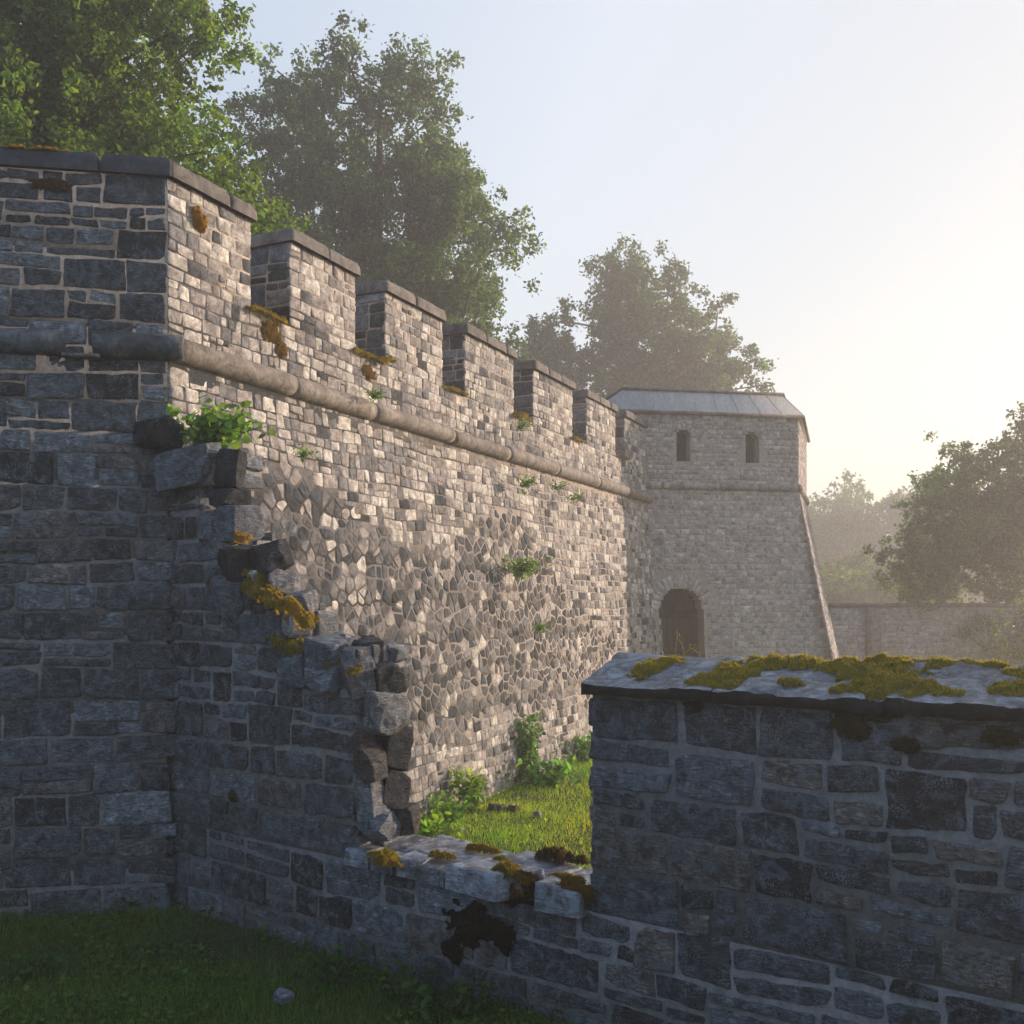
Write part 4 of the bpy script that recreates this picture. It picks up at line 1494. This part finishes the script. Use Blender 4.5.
# dry stalks on the right coping
sg = "dry grass stalks on the right coping"
for k, (px, py) in enumerate([(527, 0), (843, 0), (905, 0), (931, 0), (1015, 0), (682, 0)]):
    if px == 527: continue
    u_, w_ = cap_uv(px, 662)
    b = P + D_F * u_ - N_F * .40 + np.array((0, 0, CAPZ + .24))
    sm = MB()
    rr = np.random.RandomState(200 + k)
    for q_ in range(5):
        L = rr.uniform(.06, .16)
        d = np.array((rr.normal(0, .05), rr.normal(0, .05), L))
        o0 = rr.normal(0, .05, 3) * np.array((1, .4, 0))
        add_tube(sm, [b + o0, b + o0 + d * .6, b + o0 + d + np.array((rr.normal(0, .02), 0, -.01))], [.0018, .0015, .001], 4, 0, (3.2, 1.9, 2.2))
        add_tube(sm, [b + o0 + d * .92, b + o0 + d * 1.12], [.003, .001], 4, 0, (3.5, 2.0, 2.2))
    o = sm.build("dry_grass_tuft", M_grass, origin=tuple(b))
    tag(o, ["", "dry stalks on the coping crest left of the largest moss mass's middle", "dry stalks on the coping crest at the largest moss mass",
            "pale dry stalks at the right end of the largest moss mass", "thin dry stalks on the crest near the right frame edge", "thin dry stalks standing above the small moss patch near the coping's left end"][k], "dry grass", sg)


# ---- grass
def grass(name, xy, hmin, hmax, w, seed, tint_lo, tint_hi, herbs=0):
    rr = np.random.RandomState(seed)
    n = len(xy)
    z = ground_h(xy[:, 0], xy[:, 1]) - .03
    base = np.column_stack([xy, z])
    a = rr.uniform(0, 2 * math.pi, n)
    sd = np.column_stack([np.cos(a), np.sin(a), np.zeros(n)])
    patch = .75 + .6 * fbm(np.column_stack([xy * 1.3, np.zeros(n)]) + seed, 2)
    h = rr.uniform(hmin, hmax, n) * patch * np.where(rr.rand(n) < .07, 1.9, 1)
    ln_ = rr.normal(0, .45, (n, 2)) * h[:, None]
    mid = base + np.column_stack([ln_ * .35, h * .6])
    tip = base + np.column_stack([ln_, h])
    ww = (w * rr.uniform(.6, 1.3, n))[:, None]
    V = np.stack([base - sd * ww, base + sd * ww, mid + sd * ww * .7, mid - sd * ww * .7, tip], 1).reshape(-1, 3)
    b = np.arange(n)[:, None] * 5
    t = np.array(tint_lo) + (np.array(tint_hi) - np.array(tint_lo)) * rr.rand(n)[:, None]
    dry = rr.rand(n) < .12
    t[dry] = t[dry] * np.array((1.9, 1.2, 1.3))
    big = fbm(np.column_stack([xy * .9, np.zeros(n)]) + seed * 3, 3)
    t = t * (.85 + .5 * patch[:, None]) * np.column_stack([1 + .5 * big, 1 + .15 * big, 1 - .2 * big])
    m = MB()
    m.add(V, b + np.array([[0, 1, 2, 3]]), 0, np.repeat(t, 5, 0))
    m.f3.append(b + np.array([[3, 2, 4]])); m.m3.append(np.zeros(n, int))
    if herbs:           # clover-like leaves between the blades
        kk = rr.randint(0, n, herbs)
        keep_ = fbm(np.column_stack([xy[kk] * 1.7, np.zeros(herbs)]) + seed, 2) > -.1
        kk = kk[keep_]
        cc = base[kk] + np.column_stack([rr.normal(0, .02, (len(kk), 2)), rr.uniform(.03, .09, len(kk))])
        leaf_batch(m, cc, .038, green_var(rr, len(kk), .7, 1.5) * (np.array(tint_lo) + np.array(tint_hi)) / 2, rr, 1.0, .9)
    o = m.build(name, M_grass)
    tag(o, kind="stuff")
    return o


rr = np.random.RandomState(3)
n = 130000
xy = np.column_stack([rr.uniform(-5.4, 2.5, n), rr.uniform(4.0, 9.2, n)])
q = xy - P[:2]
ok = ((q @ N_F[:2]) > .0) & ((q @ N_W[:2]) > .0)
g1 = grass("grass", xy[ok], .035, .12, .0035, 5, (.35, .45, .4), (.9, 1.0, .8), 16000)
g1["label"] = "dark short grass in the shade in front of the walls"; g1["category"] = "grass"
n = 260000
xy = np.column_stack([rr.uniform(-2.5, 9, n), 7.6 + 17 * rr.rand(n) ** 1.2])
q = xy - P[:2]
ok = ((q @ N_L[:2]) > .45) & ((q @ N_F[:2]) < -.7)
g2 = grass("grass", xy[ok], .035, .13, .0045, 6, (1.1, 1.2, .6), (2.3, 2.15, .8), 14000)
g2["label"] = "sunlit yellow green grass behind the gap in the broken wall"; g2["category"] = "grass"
n = 40000
xy = np.column_stack([rr.uniform(5, 26, n), rr.uniform(17, 31, n)])
g3 = grass("grass", xy, .10, .35, .012, 8, (.8, .8, .6), (1.3, 1.2, .9))
g3["label"] = "rough hazy grass in front of the low wall"; g3["category"] = "grass"


# ================================================================== TREES
def make_tree(name, label, base, trunk_h, ells, n_clump, per, lsize, seed, tint=(1, 1, 1), rc=.6, cat="tree", group=None, trunk_r=.28, shape=4, gapn=.0):
    rr = np.random.RandomState(seed)
    base = np.array(base, float)
    root = empty(name, tuple(base)); tag(root, label, cat, group)
    E_ = np.array(ells, float)
    vol = E_[:, 3] * E_[:, 4] * E_[:, 5]; vol /= vol.sum()
    C = []
    tries = 0
    md = rc * .62
    while len(C) < n_clump and tries < n_clump * 60:
        tries += 1
        e = E_[rr.choice(len(E_), p=vol)]
        v = rr.normal(0, 1, 3); v /= np.linalg.norm(v)
        r_ = rr.rand() ** .42
        p = e[:3] + v * e[3:] * r_
        # uneven outline and holes
        f = vnoise(np.array([p * .55 / max(rc, .6) + seed]))[0]
        if r_ > .72 and f < .05: continue
        if f < -.45 + gapn: continue
        if C and np.min(np.sum((np.array(C) - p) ** 2, 1)) < md * md: continue
        C.append(p)
    C = np.array(C)
    dm = np.sqrt(((C[:, None] - C[None]) ** 2).sum(2)); dm.sort(1)
    C = C[dm[:, 3] < rc * 1.9]          # no clump hangs on its own
    top = E_[:, 2].max() + .3 * E_[np.argmax(E_[:, 2]), 5]
    cx, cy = E_[:, 0].mean(), E_[:, 1].mean()
    nodes = []; par = []
    nt = 9
    for k in range(nt):
        t = k / (nt - 1)
        z = base[2] + (top - base[2]) * t
        bend = np.array((cx - base[0], cy - base[1])) * t ** 1.5 + rr.normal(0, .12, 2) * (k > 0)
        nodes.append(np.array((base[0] + bend[0], base[1] + bend[1], z))); par.append(k - 1)
    axis = np.array(nodes)
    dd = np.array([np.min(np.linalg.norm(axis - c, axis=1)) for c in C])
    order = np.argsort(dd)
    child_of = {}
    for ci in order:
        c = C[ci]
        A = np.array(nodes)
        d = np.linalg.norm(A - c, axis=1)
        cost = d + 1.1 * np.maximum(0, A[:, 2] - c[2] + .25 * d)
        cost[:2] += 5
        j = int(np.argmin(cost))
        a = nodes[j]
        segn = max(1, int(d[j] / (rc * 1.2)))
        prev = j
        for s in range(1, segn + 1):
            t = s / segn
            pt = a + (c - a) * t + np.array((0, 0, -.10 * d[j] * math.sin(math.pi * t))) + rr.normal(0, .05 * rc, 3)
            nodes.append(pt); par.append(prev); prev = len(nodes) - 1
    nn = len(nodes)
    cnt = np.zeros(nn)
    for k in range(nn - 1, -1, -1):
        cnt[k] += 1
        if par[k] >= 0: cnt[par[k]] += cnt[k]
    rad = trunk_r * (cnt / cnt[0]) ** .5
    rad = np.maximum(rad, .012 * rc)
    tb = MB()
    for k in range(nn):
        if par[k] >= 0:
            r0, r1 = rad[par[k]], rad[k]
            r0 = min(r0, r1 * 1.5)
            add_tube(tb, [nodes[par[k]], nodes[k]], [r0, r1], 7 if r1 > .05 else 4, cap=False)
    tb.build("trunk", M_bark, root, tuple(base), smooth=True)
    lf = MB()
    nsub = 7
    n = len(C)
    sub = np.repeat(C, nsub, 0) + rr.normal(0, 1, (n * nsub, 3)) * np.array((rc * .55, rc * .55, rc * .38))
    pl = max(1, per // nsub)
    cen = np.repeat(sub, pl, 0) + rr.normal(0, 1, (n * nsub * pl, 3)) * rc * .17
    cl = np.repeat(rr.uniform(.65, 1.35, n), nsub * pl)
    tc = green_var(rr, len(cen), .6, 1.4, .18) * cl[:, None] * np.array(tint)
    leaf_batch(lf, cen, lsize, tc, rr, .35, .6, shape)
    lf.build("crown", M_leaf, root, tuple(base))
    return root


g0 = 0.0
make_tree("broadleaf_tree", "near bright green broadleaf tree overhanging the upper left corner", (-7.3, 15.6, g0), 6,
          [(-7.0, 15.2, E + 5.0, 3.9, 3.2, 3.4), (-7.4, 15.2, E + 8.9, 3.2, 3.0, 3.6), (-5.0, 14.6, E + 5.6, 1.9, 1.8, 2.1), (-5.8, 14.8, E + 7.6, 1.6, 1.8, 1.9)], 760, 300, .085, 2, (1.6, 1.5, 1), .48, trunk_r=.34, shape=6)
make_tree("broadleaf_tree", "tall misty green tree rising behind the middle battlements", (-4.0, 31, g0), 10,
          [(-3.7, 30, E + 9.0, 4.1, 4, 5), (-5.0, 30, E + 13.6, 3.5, 3, 4.2), (-1.9, 30, E + 11.4, 2.3, 2.3, 2.3), (-2.2, 30, E + 8.6, 2.0, 2.5, 2.6), (-7.5, 30.5, E + 8.5, 2.0, 2.5, 3.6)], 370, 400, .14, 3, (1.0, 1.0, 1.05), .72, trunk_r=.42, gapn=.14)
make_tree("broadleaf_tree", "wide hazy grey tree standing behind the tower roof", (5.6, 51, g0), 10,
          [(6.0, 50, E + 10.4, 5.8, 4.5, 4.6), (6.3, 50, E + 13.0, 4.2, 3.4, 3.9), (9.9, 50, E + 10.5, 2.4, 2.5, 3.0), (2.0, 50, E + 9.5, 2.6, 3, 3.6)], 250, 380, .22, 4, (.9, .9, .9), 1.0, trunk_r=.5, gapn=.22)
make_tree("broadleaf_tree", "dark backlit tree at the right edge, leaning over the low wall", (16.6, 33, g0), 6,
          [(15.6, 32, E + 2.7, 2.7, 3, 2.6), (13.2, 31.2, E + 1.1, 1.6, 1.6, 1.4), (17.8, 32, E + 3.8, 2.2, 2.3, 2.7), (15.6, 31.2, E - .9, 2.2, 1.8, 1.1)], 330, 300, .13, 5, (1.3, 1.2, 1.0), .55, trunk_r=.28, gapn=.22)
fgp = "pale trees in the mist beyond the low wall"
far = [(27.0, 88, 9.6, 4.6), (31.8, 92, 11.0, 4.8), (36.5, 88, 10.2, 4.6), (42.5, 92, 10.8, 5.0), (48.5, 90, 9.8, 4.6), (20.5, 94, 9.2, 4.8)]
flab = ["pale misty tree nearest the tower's right side", "tallest pale misty tree between the tower and the dark backlit tree", "pale misty tree just left of the dark backlit tree",
        "pale misty tree mostly behind the dark backlit tree", "pale misty tree at the right frame edge behind the backlit one", "pale misty tree hidden mostly behind the tower"]
for k, (x, y, zt, r_) in enumerate(far):
    make_tree("broadleaf_tree", flab[k], (x, y, g0), 5, [(x, y, E + zt - r_, r_, r_, r_), (x + 1.5, y, E + zt - r_ - 3, r_ * 1.1, r_, r_ * .9), (x, y, E + 1.0, r_ * 1.1, r_, 3.0)], 170, 160, .40, 20 + k, (.9, .95, .9), 1.25, group=fgp, trunk_r=.4)
for k, (x, y, zt, r_, lab) in enumerate([(20.6, 60, 3.3, 2.6, "rounded pale green bush above the low wall beside the tower"), (23.8, 58, 2.2, 2.0, "smaller pale bush above the low wall near the dark backlit tree"), (17.6, 56, 1.6, 2.0, "low misty bush touching the tower's right edge")]):
    make_tree("bush", lab, (x, y, g0), 2, [(x, y, E + zt - r_, r_ * 1.1, r_, r_), (x, y, E - 1.2, r_ * 1.2, r_, 1.4)], 120, 150, .26, 40 + k, (1.5, 1.35, .9), .7, cat="bush", group="bushes in the mist", trunk_r=.12)
plant("weed", "yellow green shrub at the low wall under the backlit tree", (14.7, 30.2, 0.0), 2.0, .35, 20, 26, .13, 77, (.9, .8, .6), cat="shrub")

# ================================================================== HAZE
hz = MB()
x0, x1, y0, y1, z0, z1 = -45, 75, -8, 135, -1.6, 24
v = [(x, y, z) for z in (z0, z1) for (x, y) in ((x0, y0), (x1, y0), (x1, y1), (x0, y1))]
hz.add(v, np.array([(3, 2, 1, 0), (4, 5, 6, 7), (0, 1, 5, 4), (1, 2, 6, 5), (2, 3, 7, 6), (3, 0, 4, 7)]))
m, ns, ln = new_mat("morning_haze")
out = N(ns, "ShaderNodeOutputMaterial"); pv = N(ns, "ShaderNodeVolumePrincipled")
pv.inputs["Color"].default_value = (.96, .94, .93, 1)
pv.inputs["Density"].default_value = .0047
pv.inputs["Anisotropy"].default_value = .45
ln.new(pv.outputs[0], out.inputs["Volume"])
ho = hz.build("haze", m)
tag(ho, "pale morning haze", "haze", kind="stuff")
